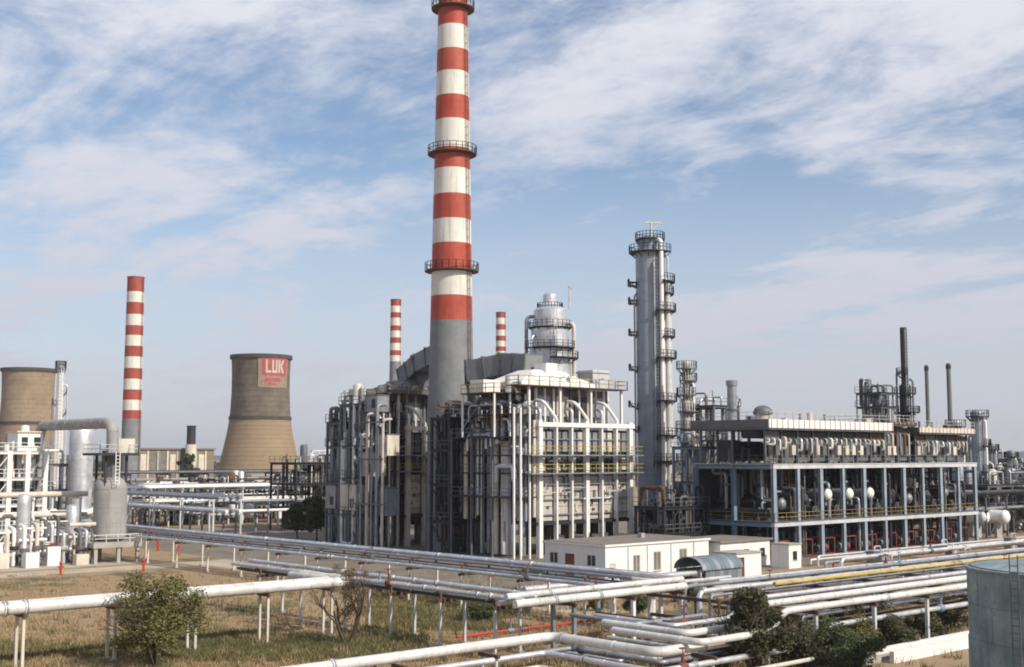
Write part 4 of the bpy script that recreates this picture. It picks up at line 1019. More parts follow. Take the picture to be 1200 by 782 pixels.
v = vessel('process_vessel', 'dull grey drum with a railed top platform on a raised concrete table', 'vessel', p2.x, p2.y, 1.95, z2_(629), z2_(567), 'grey_lagging', False)
tb = thing('vessel_table', 'raised concrete table on short legs under the dull grey drum', 'platform', (p2.x, p2.y, 0))
MB().box(p2.x-3.2, p2.y-3.0, z2_(640), p2.x+2.8, p2.y+3.0, z2_(634)).build('slab', 'concrete', tb, smooth=False)
for a in (-2.8, 0, 2.4):
    for b in (-2.6, 2.6): MB().box(p2.x+a-0.2, p2.y+b-0.2, 0, p2.x+a+0.2, p2.y+b+0.2, z2_(640)).build('leg', 'concrete', tb, smooth=False)
MB().rail([(p2.x-3.1, p2.y+2.9, z2_(634)), (p2.x-3.1, p2.y-2.9, z2_(634)), (p2.x+2.7, p2.y-2.9, z2_(634))], 0.9, 1.5, 0.06).build('railing', 'white_paint', tb, smooth=False)
MB().cyl((p2.x, p2.y, z2_(634)+0.01), (p2.x, p2.y, z2_(629)), 1.5, 20).build('skirt', 'dark_steel', tb)
for a in (-1.3, 1.3):
    for b in (-1.3, 1.3): MB().box(p2.x+a-0.12, p2.y+b-0.12, z2_(569), p2.x+a+0.12, p2.y+b+0.12, z2_(534)).build('platform_leg', 'dark_steel', v, smooth=False)
MB().cyl((p2.x, p2.y, z2_(565)), (p2.x, p2.y, z2_(534)), 0.95, 16).build('neck', 'grey_steel', v)
pl = MB().box(p2.x-2.6, p2.y-2.4, z2_(534), p2.x+2.4, p2.y+2.4, z2_(531)).build('top_platform', 'dark_steel', v, smooth=False)
MB().rail([(p2.x-2.5, p2.y+2.3, z2_(531)), (p2.x-2.5, p2.y-2.3, z2_(531)), (p2.x+2.3, p2.y-2.3, z2_(531)), (p2.x+2.3, p2.y+2.3, z2_(531))], 1.0, 1.2, 0.06).build('railing', 'pale_beam', pl, smooth=False)
lad = MB()
for sg in (0, 0.5): lad.bar((p2.x-0.6+sg, p2.y-2.5, z2_(567)), (p2.x-0.6+sg, p2.y-2.5, z2_(529)), 0.08)
for i in range(9): lad.bar((p2.x-0.6, p2.y-2.5, z2_(567)+i*0.42), (p2.x-0.1, p2.y-2.5, z2_(567)+i*0.42), 0.06)
lad.build('ladder', 'white_paint', v, smooth=False)
MB().box(p2.x+0.9, p2.y+0.2, z2_(531)+0.01, p2.x+3.0, p2.y+1.8, z2_(514)).build('instrument_cabin', 'cream_paint', v, smooth=False)
# big bent duct over the vessels
p3 = V(46, 535, 166)
zt = V(80, 498, 160).z
t = thing('bent_duct', 'big grey bent duct passing over the vessels at left', 'duct', (p3.x, p3.y, 0))
pipe_mb([(p3.x, p3.y, 0.2), (p3.x, p3.y, zt), (p2.x, p2.y+1.5, zt), (p2.x, p2.y, zt-0.6), (p2.x, p2.y, z2_(531)+0.02)], 0.68, 16, 2.6, 1.6).build('duct', 'grey_lagging', t)
for z in (3, 7, 11): MB().lathe([(0.69, z), (0.9, z), (0.9, z+0.15), (0.69, z+0.15)], p3.x, p3.y, 16).build('flange', 'grey_steel', t)
p4 = V(33, 535, 168)
frame('white three storey frame with small cabins at the left edge of the picture', p4.x-7, p4.y-6, p4.x, p4.y, (3.2, 6.4, 9.8, 13.2), 3, 2, 31, 'white_paint', 'pale_beam', 'white_paint', ('white_paint', 'grey_steel', 'dark_steel', 'cream_paint'), 10, 26, 0.62)
t = thing('cabin', 'small white instrument cabin on top of the white frame at far left', 'cabin', (p4.x-2, p4.y-4, 13.2))
MB().box(p4.x-3.5, p4.y-5.5, 13.21, p4.x-0.2, p4.y-2, 15.6).build('wall', 'white_paint', t, smooth=False)
MB().box(p4.x-3.7, p4.y-5.7, 15.61, p4.x, p4.y-1.8, 15.8).build('roof', 'cream_paint', t, smooth=False)
for a in (-3.0, -1.4): MB().box(p4.x+a, p4.y-5.56, 13.9, p4.x+a+0.8, p4.y-5.505, 15.0).build('window', 'glass_dark', t, smooth=False)
p5 = V(49, 535, 174)
frame('tangled grey frame of pipes between the tall vessel and the white frame', p5.x-3, p5.y-4, p5.x+2.5, p5.y+3, (4, 8, 11.5), 2, 2, 32, 'silver_dull', 'grey_steel', 'pale_beam', ('white_paint', 'silver', 'silver_dull', 'grey_steel', 'cream_paint'), 8, 34)
# valve station along the pad edge: rows of pale manifolds
rnd = random.Random(77)
for i in range(9):
    x0 = 36.5+i*2.9; y0 = 142.5+(i % 2)*1.2
    t = thing('valve_manifold', f'white pipe manifold with valves along the left pad edge, {ORD[i]} from the left', 'manifold', (x0+1.1, y0, 0), 'pipe manifolds on the left pad')
    h = rnd.uniform(3.4, 6.2)
    for k in range(4):
        x = x0+k*0.72; r = rnd.choice([0.12, 0.16, 0.24]); hh = h*rnd.uniform(0.55, 1.0)
        MB().tube(bend([(x, y0, 0.1), (x, y0, hh), (x, y0+1.5, hh+0.2)], 0.4), r, 10).build('riser_pipe', rnd.choice(['white_paint', 'cream_paint', 'silver', 'grey_steel']), t)
        zv_ = hh*rnd.uniform(0.3, 0.6)
        vb = MB().lathe([(r*1.2, zv_-0.22), (r*2.1, zv_-0.2), (r*2.1, zv_+0.2), (r*1.2, zv_+0.22)], x, y0, 10).build('valve', rnd.choice(['grey_steel', 'cream_paint', 'brown_red', 'dark_steel']), t)
        MB().bar((x, y0-0.5, zv_), (x, y0, zv_), 0.08).lathe([(0.26, zv_-0.03), (0.26, zv_+0.03)], x, y0-0.5, 10).build('handwheel', 'brown_red', vb)
    for zz in (h*0.35, h*0.62, h*0.9):
        MB().tube([(x0-0.5, y0+0.3+0.15*rnd.random(), zz), (x0+2.6, y0+0.3, zz)], rnd.choice([0.12, 0.18, 0.25]), 10).build('header_pipe', rnd.choice(['white_paint', 'silver', 'cream_paint']), t)
    MB().box(x0-0.3, y0-1.5, 0.01, x0+1.2, y0-0.4, 1.2+rnd.random()).build('junction_box', rnd.choice(['cream_paint', 'white_paint', 'grey_steel']), t, smooth=False)
    if i % 2 == 0:
        c = (x0+1.0, y0+3.2)
        vessel('knockout_drum', f'small white standing drum behind the left manifolds, {ORD[i//2]} from the left', 'drum', c[0], c[1], 0.75, 1.2, rnd.uniform(5.5, 8.0), rnd.choice(['white_paint', 'silver', 'cream_paint']))
rack('white low rack crossing in front of the left vessels', 34, 63, 150.5, 3.0, (5.2, 7.6), 5.8, 4, 'white_paint', ('white_paint', 'silver', 'cream_paint'), 33, rr=(0.16, 0.34))

# ================================================================== BACKGROUND, LEFT TO RIGHT
pA = V(160, 535, 420)
t = thing('old_building', 'long old brown building with tall windows behind the left chimney', 'building', (pA.x, pA.y, 0))
LX, z1 = 29, V(160, 527, 420).z
mbw = MB(); ops = [(pA.x+1.5+i*3.6, pA.x+3.9+i*3.6, 6.5, z1-1.5) for i in range(7)]
wall_boxes(mbw, 'x', pA.x-6, pA.x+LX, 0, z1, pA.y, pA.y+0.5, ops); mbw.build('wall', 'brick_old', t, smooth=False)
MB().box(pA.x-6, pA.y+0.5, 0, pA.x+LX, pA.y+14, z1-0.3).build('wall', 'interior_dark', t, smooth=False)
MB().box(pA.x-6.5, pA.y-0.6, z1+0.01, pA.x+LX+0.5, pA.y+14.5, z1+0.6).build('roof', 'roof_felt', t, smooth=False)
for i, o_ in enumerate(ops):
    w = MB().box(o_[0], pA.y+0.1, o_[2], o_[1], pA.y+0.4, o_[3]).build('window', 'glass_pale' if i % 3 else 'cream_paint', t, smooth=False)
for i in range(8):
    MB().box(pA.x-0.5+i*3.6+0.6, pA.y-0.35, 0, pA.x-0.5+i*3.6+1.2, pA.y-0.01, z1-0.4).build('pilaster', 'cream_paint' if i % 2 else 'concrete', t, smooth=False)
pB = V(223.5, 535, 430); zc_ = lambda py: V(223, py, 430).z
t = thing('brick_flue', 'short dark flue on a pale base above the old building', 'flue', (pB.x, pB.y, 0))
MB().lathe([(2.0, 0), (1.9, zc_(521))], pB.x, pB.y, 18).build('base', 'cream_paint', t)
MB().lathe([(1.55, zc_(520.9)), (1.5, zc_(500)), (1.75, zc_(500)), (1.75, zc_(499)), (1.1, zc_(499))], pB.x, pB.y, 18).build('flue', 'dark_steel', t)
pC = V(357.5, 535, 330); t = thing('dark_stack', 'thin dark stack just right of the signed cooling tower', 'stack', (pC.x, pC.y, 0))
MB().lathe([(0.65, 0), (0.55, V(357, 521, 330).z), (0.35, V(357, 521, 330).z)], pC.x, pC.y, 14).build('shaft', 'dark_steel', t)
MB().lathe([(0.6, 9), (0.85, 9), (0.85, 9.3), (0.6, 9.3)], pC.x, pC.y, 14).build('collar', 'grey_steel', t)
rack('pale pipe rack in front of the signed cooling tower, nearer of the two there', 92, 134, 205, 5.0, (4.4, 6.9), 6.0, 5, 'pale_beam', ('white_paint', 'silver', 'silver_dull', 'cream_paint', 'rust_steel'), 41, rr=(0.15, 0.38))
rack('darker pipe rack behind the pale one by the signed cooling tower', 100, 168, 236, 6.0, (5.0, 7.5, 9.0), 8.0, 5, 'grey_steel', ('silver_dull', 'grey_steel', 'dark_steel', 'white_paint'), 42, rr=(0.15, 0.35))
rack('cross rack running away behind the left vessels', 165, 260, 92, 4.5, (4.2, 6.2), 9.5, 4, 'pale_beam', ('silver', 'white_paint', 'silver_dull'), 43, 'y', (0.15, 0.32))
rack('grey rack behind the long rack, in front of the pale kiosk row', 96, 132, 182, 4.0, (3.4, 5.0), 6.0, 5, 'silver_dull', ('silver_dull', 'silver', 'grey_steel', 'white_paint'), 46, rr=(0.12, 0.26))
def shed(label, px, d, w, dep, ztop, m, roofm, nwin=3, name='store_building'):
    q = V(px, 535, d); t = thing(name, label, 'building', (q.x, q.y, 0), 'low buildings among the pipe racks')
    ops = [(q.x-w/2+w*(i+0.3)/nwin, q.x-w/2+w*(i+0.7)/nwin, ztop*0.35, ztop*0.72) for i in range(nwin)]
    mb = MB(); wall_boxes(mb, 'x', q.x-w/2, q.x+w/2, 0, ztop, q.y, q.y+0.3, ops); mb.build('wall', m, t, smooth=False)
    MB().box(q.x-w/2, q.y+0.3, 0, q.x+w/2, q.y+dep, ztop-0.05).build('wall', m, t, smooth=False)
    MB().box(q.x-w/2-0.3, q.y-0.3, ztop+0.002, q.x+w/2+0.3, q.y+dep+0.3, ztop+0.35).build('roof', roofm, t, smooth=False)
    for o_ in ops: MB().box(o_[0], q.y+0.08, o_[2], o_[1], q.y+0.2, o_[3]).build('window', 'glass_dark', t, smooth=False)
shed('small white building with one dark opening under the pale pipe rack', 226, 238, 4.2, 4, 3.2, 'stucco', 'concrete', 1)
shed('long low building with a bright white roof in front of the cooling tower', 242, 330, 10, 7, 5.0, 'pale_panel', 'white_paint', 4)
shed('pale store building at the foot of the signed cooling tower', 320, 420, 16, 10, 6.0, 'pale_panel', 'concrete', 5)
shed('wide grey building far left behind the racks', 196, 300, 18, 9, 4.6, 'concrete', 'pale_beam', 6)
for i, (px, d) in enumerate(((245, 236), (275, 240), (293, 238), (329, 236), (338, 238))):
    q = V(px, 535, d); vessel('small_drum', f'small white drum under the pale pipe rack, {ORD[i]} from the left', 'drum', q.x, q.y, 0.85, 0.9, 3.2, 'white_paint')
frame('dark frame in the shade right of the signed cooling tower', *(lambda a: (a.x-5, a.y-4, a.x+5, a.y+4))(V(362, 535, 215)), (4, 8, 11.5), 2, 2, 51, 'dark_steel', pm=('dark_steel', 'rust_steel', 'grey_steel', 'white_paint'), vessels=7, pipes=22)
frame('low tangled unit under the racks left of the cooling tower', *(lambda a: (a.x-8, a.y-4, a.x+8, a.y+4))(V(205, 535, 232)), (3.2, 6.0), 5, 2, 52, 'silver_dull', pm=('silver', 'cream_paint', 'grey_steel', 'dark_steel', 'rust_steel'), vessels=12, pipes=40)
frame('low tangled unit under the racks in front of the cooling tower', *(lambda a: (a.x-9, a.y-4, a.x+9, a.y+4))(V(295, 535, 250)), (3.2, 6.4), 5, 2, 53, 'grey_steel', pm=('silver', 'cream_paint', 'grey_steel', 'dark_steel', 'rust_steel'), vessels=14, pipes=44)
# right-hand background
for i, (px, d, lv, mm) in enumerate(((1150, 205, (4, 8), 'grey_steel'), (1172, 225, (3.5, 7, 10), 'silver_dull'), (1194, 210, (4, 7.5), 'grey_steel'), (1160, 290, (4, 9, 12), 'dark_steel'), (1195, 300, (5, 9.5), 'grey_steel'))):
    q = V(px, 535, d)
    frame(f'cluttered process unit at the right edge beyond the steel structure, {ORD[i]} of five', q.x-6, q.y-4, q.x+6, q.y+4, lv, 3, 2, 70+i, mm, pm=('silver', 'silver_dull', 'grey_steel', 'cream_paint', 'dark_steel'), vessels=9, pipes=28)
for i, (px, d, h) in enumerate(((1162, 260, 15), (1185, 280, 13.5), (1134, 270, 16))):
    q = V(px, 535, d); column('small_column', f'small silver column near the right edge, {("middle", "rightmost", "leftmost")[i]} of three', 'column', q.x, q.y, [(0.9, 0, h)], [(h-1, 0, 2.5, 0.7), (h*0.6, 1, 1.2, 0.8)], [(0.8, 0.15, 3, h*0.9, 'silver')], 'silver_dull', n=14)
rack('far rack at the right edge beyond the steel structure', 176, 250, 97, 6, (4.2, 6.6), 7, 5, 'grey_steel', ('silver_dull', 'grey_steel', 'silver', 'dark_steel'), 44, rr=(0.15, 0.35))
rack('farthest rack crossing at the right edge near the horizon', 190, 300, 130, 8, (5, 8, 10.5), 9, 5, 'grey_steel', ('silver_dull', 'grey_steel', 'dark_steel'), 45, rr=(0.2, 0.4))
for i, px in enumerate((1154, 1178)):
    q = G(px, 606, 3.2); e = thing('horizontal_drum', f'white horizontal drum with a domed end at the right edge, {"left" if i == 0 else "right"} one of two', 'drum', (q.x, q.y, 0), 'horizontal drums at right')
    r = 1.05
    MB().cyl((q.x, q.y, 3.2), (q.x, q.y+7, 3.2), r, 18).build('shell', 'white_paint', e)
    MB().tube([(q.x, q.y-r*0.6*math.sin(a), 3.2) for a in (0, R(25), R(50), R(70), R(85))], r, 18, True, [r*math.cos(a)+0.01 for a in (0, R(25), R(50), R(70), R(85))]).build('domed_head', 'white_paint', e)
    for yy in (1.2, 5.8): MB().box(q.x-0.8, q.y+yy-0.2, 0, q.x+0.8, q.y+yy+0.2, 2.5).build('saddle', 'concrete', e, smooth=False)
rnd = random.Random(99)
for i, (px, d, w, ht) in enumerate(((1168, 330, 14, 9), (1188, 380, 16, 10.5), (1205, 300, 12, 8))):
    shed(f'low dark industrial building near the right horizon, {ORD[i]} from the left', px, d, w, 9, ht, ('grey_steel', 'brick_old', 'grey_steel')[i], 'roof_felt', 4)
q = V(1185, 535, 260)
frame('low cluttered frame near the right horizon', q.x-10, q.y-5, q.x+10, q.y+5, (3.5, 7.0), 5, 2, 61, 'grey_steel', vessels=8, pipes=24)

# ================================================================== FOREGROUND PIPELINES
def support(label, a, b, z, wdt, along, m='cream_paint', group='pipe supports', t_=0.16):
    """Portal: two posts on footings and a crossbeam; the pipes run along `along`."""
    t = thing('pipe_support', label, 'pipe support', (a, b, 0), group)
    for s in (-1, 1):
        x, y = (a, b+s*wdt/2) if along == 'x' else (a+s*wdt/2, b)
        MB().box(x-t_/2, y-t_/2, 0.1, x+t_/2, y+t_/2, z-0.22).build('post', m, t, smooth=False)
        MB().box(x-0.22, y-0.22, 0, x+0.22, y+0.22, 0.16).build('footing', 'concrete', t, smooth=False)
    if along == 'x': MB().box(a-0.1, b-wdt/2-0.25, z-0.215, a+0.1, b+wdt/2+0.25, z-0.01).build('crossbeam', 'rust_steel', t, smooth=False)
    else: MB().box(a-wdt/2-0.25, b-0.1, z-0.215, a+wdt/2+0.25, b+0.1, z-0.01).build('crossbeam', 'rust_steel', t, smooth=False)
    return t
# run 1: twin white pipes across the lower left
Z1 = 3.35
pipe([(6, 73.75, Z1+0.36), (51.0, 73.75, Z1+0.36), (51.0, 80, Z1+0.36)], 0.36, 'pipe_white', 'white pipe across the lower left, the nearer of the twin pipes', 'twin white pipes at lower left', 16)
pipe([(6, 74.7, Z1+0.40), (50.0, 74.7, Z1+0.40), (50.0, 80, Z1+0.40)], 0.30, 'pipe_white', 'white pipe across the lower left, the farther of the twin pipes', 'twin white pipes at lower left', 16)
for i, x in enumerate((28.0, 33.6, 39.0, 44.3, 49.4)):
    support(f'post pair under the twin white pipes at lower left, {ORD[i]} from the left', x, 74.2, Z1, 1.05, 'x', 'cream_paint', 'supports of the twin white pipes')
# run 2: silver pipes going away behind the bare tree, on two tiers
Z2 = 3.1
for k, (x, r, m, z) in enumerate(((51.9, 0.15, 'silver', 3.75), (52.4, 0.10, 'dark_steel', 3.35), (52.8, 0.20, 'silver_dull', 3.3), (53.5, 0.16, 'silver', 3.9), (54.2, 0.18, 'silver_dull', 3.28), (54.7, 0.09, 'rust_steel', 3.7))):
    pipe([(x, 56.6+0.2*k, z), (x, 92, z)], r, m, f'{"silver" if m == "silver" else "dark"} pipe running away right of the bare tree, {ORD[k]} from the left of six', 'pipes right of the bare tree')
for i, y in enumerate((59.5, 65.0, 70.5, 76.0, 82.0, 88.0)):
    t = support(f'post pair under the pipes right of the bare tree, {ORD[i]} from the camera', 53.2, y, Z2, 2.1, 'y', 'pale_beam', 'supports of the pipes right of the bare tree')
    MB().box(51.7, y-0.08, 3.5, 54.9, y+0.08, 3.6).box(52.1, y-0.07, 3.1, 52.24, y+0.07, 3.5).box(53.9, y-0.07, 3.1, 54.04, y+0.07, 3.5).build('saddle_frame', 'rust_steel', t, smooth=False)
# run 3: bright pipes from the end of run 2 to the long rack
for k, (y, r, z) in enumerate(((56.6, 0.25, 3.57), (57.4, 0.20, 3.95), (58.1, 0.18, 3.5))):
    pipe([(51.2, y, z), (67.4+0.6*k, y, z), (67.4+0.6*k, y+6, z)], r, 'pipe_white' if k < 2 else 'silver', f'bright pipe in the middle foreground before the white building, {ORD[k]} of three from the camera', 'bright pipes in the middle foreground')
for i, x in enumerate((56.0, 61.5, 66.4)):
    support(f'thick post pair under the bright middle foreground pipes, {ORD[i]} from the left', x, 57.3, 3.3, 1.9, 'x', ('silver_dull', 'white_paint', 'pale_beam')[i], 'supports of the bright middle foreground pipes', 0.24)
# run 4: long rack parallel to run 2, farther back, on two tiers
Z4 = 2.85
for k, (x, r, m, z) in enumerate(((66.6, 0.15, 'silver', 3.05), (67.1, 0.12, 'silver_dull', 3.75), (67.7, 0.18, 'silver_dull', 3.1), (68.2, 0.10, 'rust_steel', 3.7), (68.7, 0.20, 'silver', 3.85), (69.3, 0.14, 'dark_steel', 3.05), (69.9, 0.17, 'silver_dull', 3.8))):
    pipe([(x, 61.5, z), (x, 166, z)], r, m, f'{dict(silver="silver", silver_dull="grey", rust_steel="rusty", dark_steel="dark")[m]} pipe of the long rack behind the dry field, {ORD[k]} from the left of seven', 'pipes of the long rack')
for i in range(14):
    t = support(f'post pair of the long rack behind the dry field, {ORD[i]} from the camera', 68.3, 66+i*7.2, Z4, 3.2, 'y', 'cream_paint', 'supports of the long rack')
    y = 66+i*7.2
    MB().box(66.5, y-0.08, 3.5, 70.2, y+0.08, 3.6).box(66.75, y-0.07, 2.85, 66.89, y+0.07, 3.5).box(69.7, y-0.07, 2.85, 69.84, y+0.07, 3.5).build('saddle_frame', 'rust_steel', t, smooth=False)
# run 5: big bright pipe along the bottom with an offset bend
pipe([(22, 53.4, 2.0), (51.2, 53.4, 2.0), (51.2, 45.2, 2.0), (60.5, 45.2, 2.0)], 0.28, 'pipe_white', 'big white pipe along the bottom with a double bend', None, 16)
pipe([(30, 52.5, 1.3), (49.8, 52.5, 1.3), (49.8, 44.0, 1.3), (61, 44.0, 1.3)], 0.17, 'silver', 'lower silver pipe under the big bent pipe at the bottom')
pipe([(36, 51.4, 0.8), (48.4, 51.4, 0.8), (48.4, 42.8, 0.8), (62, 42.8, 0.8)], 0.13, 'cream_paint', 'thin cream pipe nearest the ground along the bottom')
pipe([(34, 54.6, 0.9), (54, 54.6, 0.9), (54, 47.4, 0.9), (70, 47.4, 0.9)], 0.15, 'silver_dull', 'thin grey pipe behind the big bent pipe at the bottom')
pipe([(40, 50.2, 0.45), (47, 50.2, 0.45), (47, 41.5, 0.45), (60, 41.5, 0.45)], 0.1, 'rust_steel', 'thin rusty pipe lowest along the bottom')
for i, (x, y) in enumerate(((40, 53.0), (46, 53.0), (54.5, 44.7), (59.5, 44.7))):
    support(f'low post pair under the big bent pipe, {ORD[i]} from the left', x, y, 1.62, 1.2, 'x', 'pale_beam', 'supports of the big bent pipe')
# run 6: wide rack to the right with the yellow pipe
rnd = random.Random(66)
specs = [(44.0, 0.20, 'pipe_white', 3.3), (45.1, 0.08, 'rust_steel', 3.3), (46.7, 0.22, 'pipe_white', 3.3), (47.6, 0.09, 'dark_steel', 3.3), (49.3, 0.16, 'silver', 3.3), (50.4, 0.09, 'rust_steel', 3.3), (51.6, 0.14, 'yellow_pipe', 3.72),
         (52.5, 0.10, 'silver_dull', 3.3), (54.2, 0.18, 'silver', 3.3), (55.3, 0.08, 'dark_steel', 3.3), (57.0, 0.15, 'silver_dull', 3.3)]
names = {'pipe_white': 'white', 'cream_paint': 'cream', 'rust_steel': 'thin rusty', 'silver': 'silver', 'silver_dull': 'grey', 'dark_steel': 'thin dark'}
for k, (y, r, m, z) in enumerate(specs):
    if k in (0, 2, 4): pts = [(53.4+1.0*k, y+6.5, 2.45), (53.4+1.0*k, y, 2.45), (59.5+0.8*k, y, 2.45), (61.0+0.8*k, y, z+r), (150, y, z+r)]
    elif m == 'yellow_pipe': pts = [(70.5, y, z+r), (150, y, z+r)]
    else: pts = [(58.5+0.9*k, y, 0.3), (58.5+0.9*k, y, z+r), (150, y, z+r)]
    lab = 'yellow pipe on the wide rack at lower right' if m == 'yellow_pipe' else f'{names[m]} pipe on top of the wide rack at lower right, {ORD[k]} from the camera'
    pipe(pts, r, m, lab, 'pipes of the wide rack at lower right', 14)
for k, (y, r, m) in enumerate(((44.4, 0.17, 'silver'), (46.2, 0.10, 'rust_steel'), (48.2, 0.17, 'silver_dull'), (51.5, 0.15, 'silver_dull'), (55.0, 0.18, 'dark_steel'))):
    pipe([(66+k*1.3, y, 0.2), (66+k*1.3, y, 2.0+r), (150, y, 2.0+r)], r, m, f'{names[m]} pipe on the lower tier of the wide rack, {ORD[k]} from the camera', 'lower tier pipes of the wide rack')
for i in range(13):
    x = 64+i*6.4
    t = support(f'portal of the wide rack at lower right, {ORD[i]} from the left', x, 50.5, 3.3, 13.2, 'x', 'pale_beam', 'portals of the wide rack', 0.22)
    MB().box(x-0.09, 44.02, 1.78, x+0.09, 56.98, 1.99).build('lower_beam', 'rust_steel', t, smooth=False)
# tangle of thinner lines at the lower centre
rnd = random.Random(31)
for k in range(10):
    x, y, z = 54.5+1.1*k, 55.6-0.45*k, rnd.choice([0.5, 0.9, 1.4, 2.6])
    m = ('silver', 'silver_dull', 'pipe_white', 'rust_steel', 'silver')[k % 5]
    pipe([(x, 56.2, z), (x, y-4.5, z), (x+6+k*0.5, y-4.5, z), (x+6+k*0.5, y-4.5, max(0.2, z-1.0))], (0.09, 0.13, 0.11, 0.07, 0.15)[k % 5], m, f'thin bent line in the lower centre tangle, {ORD[k]} from the left', 'thin lines of the lower centre tangle', 10, 2.6)
# low lines and valve boxes on the apron before the steel structure
for k in range(8):
    y = 70.5+2.0*k; z = (0.7, 1.1, 0.6, 1.5, 0.9, 0.7, 1.2, 0.6)[k]; m = ('silver', 'silver_dull', 'pipe_white', 'silver', 'rust_steel', 'silver_dull', 'silver', 'pipe_white')[k]
    pipe([(112+k*1.5, y, 0.1), (112+k*1.5, y, z), (182, y, z)], (0.16, 0.2, 0.14, 0.22, 0.1, 0.18, 0.14, 0.12)[k], m, f'low line on the apron before the steel structure, {ORD[k]} from the camera', 'low lines on the apron', 10)
rnd = random.Random(48)
for k in range(9):
    x, y = 118+6.4*k, 71.5+(k*5 % 13)
    t = thing('valve_box', f'small pale valve box on the apron before the steel structure, {ORD[k]} from the left', 'valve box', (x, y, 0), 'valve boxes on the apron')
    h = rnd.uniform(1.0, 1.9)
    MB().box(x-0.7, y-0.5, 0, x+0.7, y+0.5, h).build('cabinet', rnd.choice(['white_paint', 'cream_paint', 'silver_dull']), t, smooth=False)
    MB().box(x-0.8, y-0.6, h+0.002, x+0.8, y+0.6, h+0.08).build('lid', 'grey_steel', t, smooth=False)
    MB().box(x-0.3, y-0.53, 0.2, x+0.3, y-0.502, h-0.2).build('door', 'pale_beam', t, smooth=False)
    MB().tube(bend([(x+0.3, y, h), (x+0.3, y, h+0.6), (x+1.6, y, h+0.6), (x+1.6, y, 0.2)], 0.25), 0.09, 8).build('conduit', 'silver', t)
# short connecting spools
pipe([(60.5, 58.6, 3.4), (60.5, 58.6, 2.0), (60.5, 52.0, 2.0), (66, 52.0, 2.0), (66, 52.0, 3.2)], 0.16, 'silver_dull', 'grey spool dropping from the bright middle pipes to the wide rack')
pipe([(63.4, 57.4, 3.6), (64.6, 57.4, 3.5), (64.6, 57.4, 0.4)], 0.2, 'white_paint', 'white elbow dropping to the ground beside the bright middle pipes')
pipe([(54.5, 66.2, 0.28), (72, 66.2, 0.28)], 0.1, 'red_enamel', 'thin red fire water pipe lying on the ground', joints=2.0)
pipe([(72, 75.4, 1.0), (96, 75.4, 1.0)], 0.2, 'silver', 'silver pipe in front of the white building, lower one')
pipe([(70.5, 76.8, 1.5), (97, 76.8, 1.5)], 0.24, 'silver', 'silver pipe in front of the white building, upper one')
pipe([(70.5, 77.8, 1.5), (99, 77.8, 1.5)], 0.16, 'silver_dull', 'grey pipe in front of the white building, nearest the wall')
for i, x in enumerate((74, 80, 86, 92)):
    support(f'small support in front of the white building, {ORD[i]} from the left', x, 76.8, 1.25, 2.6, 'x', 'pale_beam', 'supports in front of the white building')
for i, (y, z, r, m) in enumerate(((58.4, 1.2, 0.16, 'silver'), (59.4, 1.2, 0.2, 'silver_dull'), (60.6, 1.4, 0.16, 'white_paint'), (61.8, 1.2, 0.22, 'silver'), (63, 1.2, 0.14, 'rust_steel'), (64.4, 1.2, 0.2, 'silver_dull'), (66, 2.0, 0.2, 'silver_dull'), (67.2, 2.0, 0.16, 'silver'))):
    pipe([(84, y, z), (150, y, z)], r, m, f'low pipe on the ground rack behind the wide rack, {ORD[i]} from the camera', 'low pipes behind the wide rack')
for i in range(9):
    support(f'low sleeper under the pipes behind the wide rack, {ORD[i]} from the left', 86+i*7.5, 63.2, 0.98, 9.6, 'x', 'concrete', 'low sleepers behind the wide rack', 0.3)

# ================================================================== STORAGE TANK, LOW WALLS, SMALL THINGS
c = V(1264, 535, 63); tr = 5.5
ztop = G(1150, 659, 0); ztk = V(1150, 675, 60).z
t = thing('storage_tank', 'weathered blue green storage tank cut off by the lower right corner', 'tank', (c.x, c.y, 0))
nc = 4
for k in range(nc):
    z0, z1 = ztk*k/nc, ztk*(k+1)/nc-0.01
    MB().lathe([(tr+0.012*(nc-k), z0), (tr+0.012*(nc-k), z1)], c.x, c.y, 64).build('shell_course', 'tank_paint', t)
MB().lathe([(tr+0.06, ztk), (tr+0.12, ztk), (tr+0.12, ztk+0.1), (0.02, ztk+0.75)], c.x, c.y, 64).build('roof', 'tank_paint', t)
for k in range(nc):                       # upright plate seams, staggered from course to course
    for j in range(14):
        a = 2*math.pi*(j+0.5*(k % 2))/14; rr = tr+0.012*(nc-k)
        MB().bar((c.x+rr*math.cos(a), c.y+rr*math.sin(a), ztk*k/nc+0.02), (c.x+rr*math.cos(a), c.y+rr*math.sin(a), ztk*(k+1)/nc-0.03), 0.06, 0.05).build('plate_seam', 'tank_paint', t, smooth=False)
ld = MB(); a = VIEW(c.x, c.y)-0.55; rr = tr+0.3; ca, sa = math.cos(a), math.sin(a)
for sg in (-0.22, 0.22): ld.bar((c.x+rr*ca-sa*sg, c.y+rr*sa+ca*sg, 0.2), (c.x+rr*ca-sa*sg, c.y+rr*sa+ca*sg, ztk+1.0), 0.05)
for k in range(int((ztk+0.8)/0.35)): ld.bar((c.x+rr*ca-sa*0.22, c.y+rr*sa+ca*0.22, 0.3+k*0.35), (c.x+rr*ca+sa*0.22, c.y+rr*sa-ca*0.22, 0.3+k*0.35), 0.04)
ld.build('ladder', 'grey_steel', t, smooth=False)
MB().rail([(c.x+(tr-0.1)*math.cos(2*math.pi*i/30), c.y+(tr-0.1)*math.sin(2*math.pi*i/30), ztk+0.12) for i in range(31)], 0.02, 2, 0.05).build('roof_kerb', 'grey_steel', t, smooth=False)
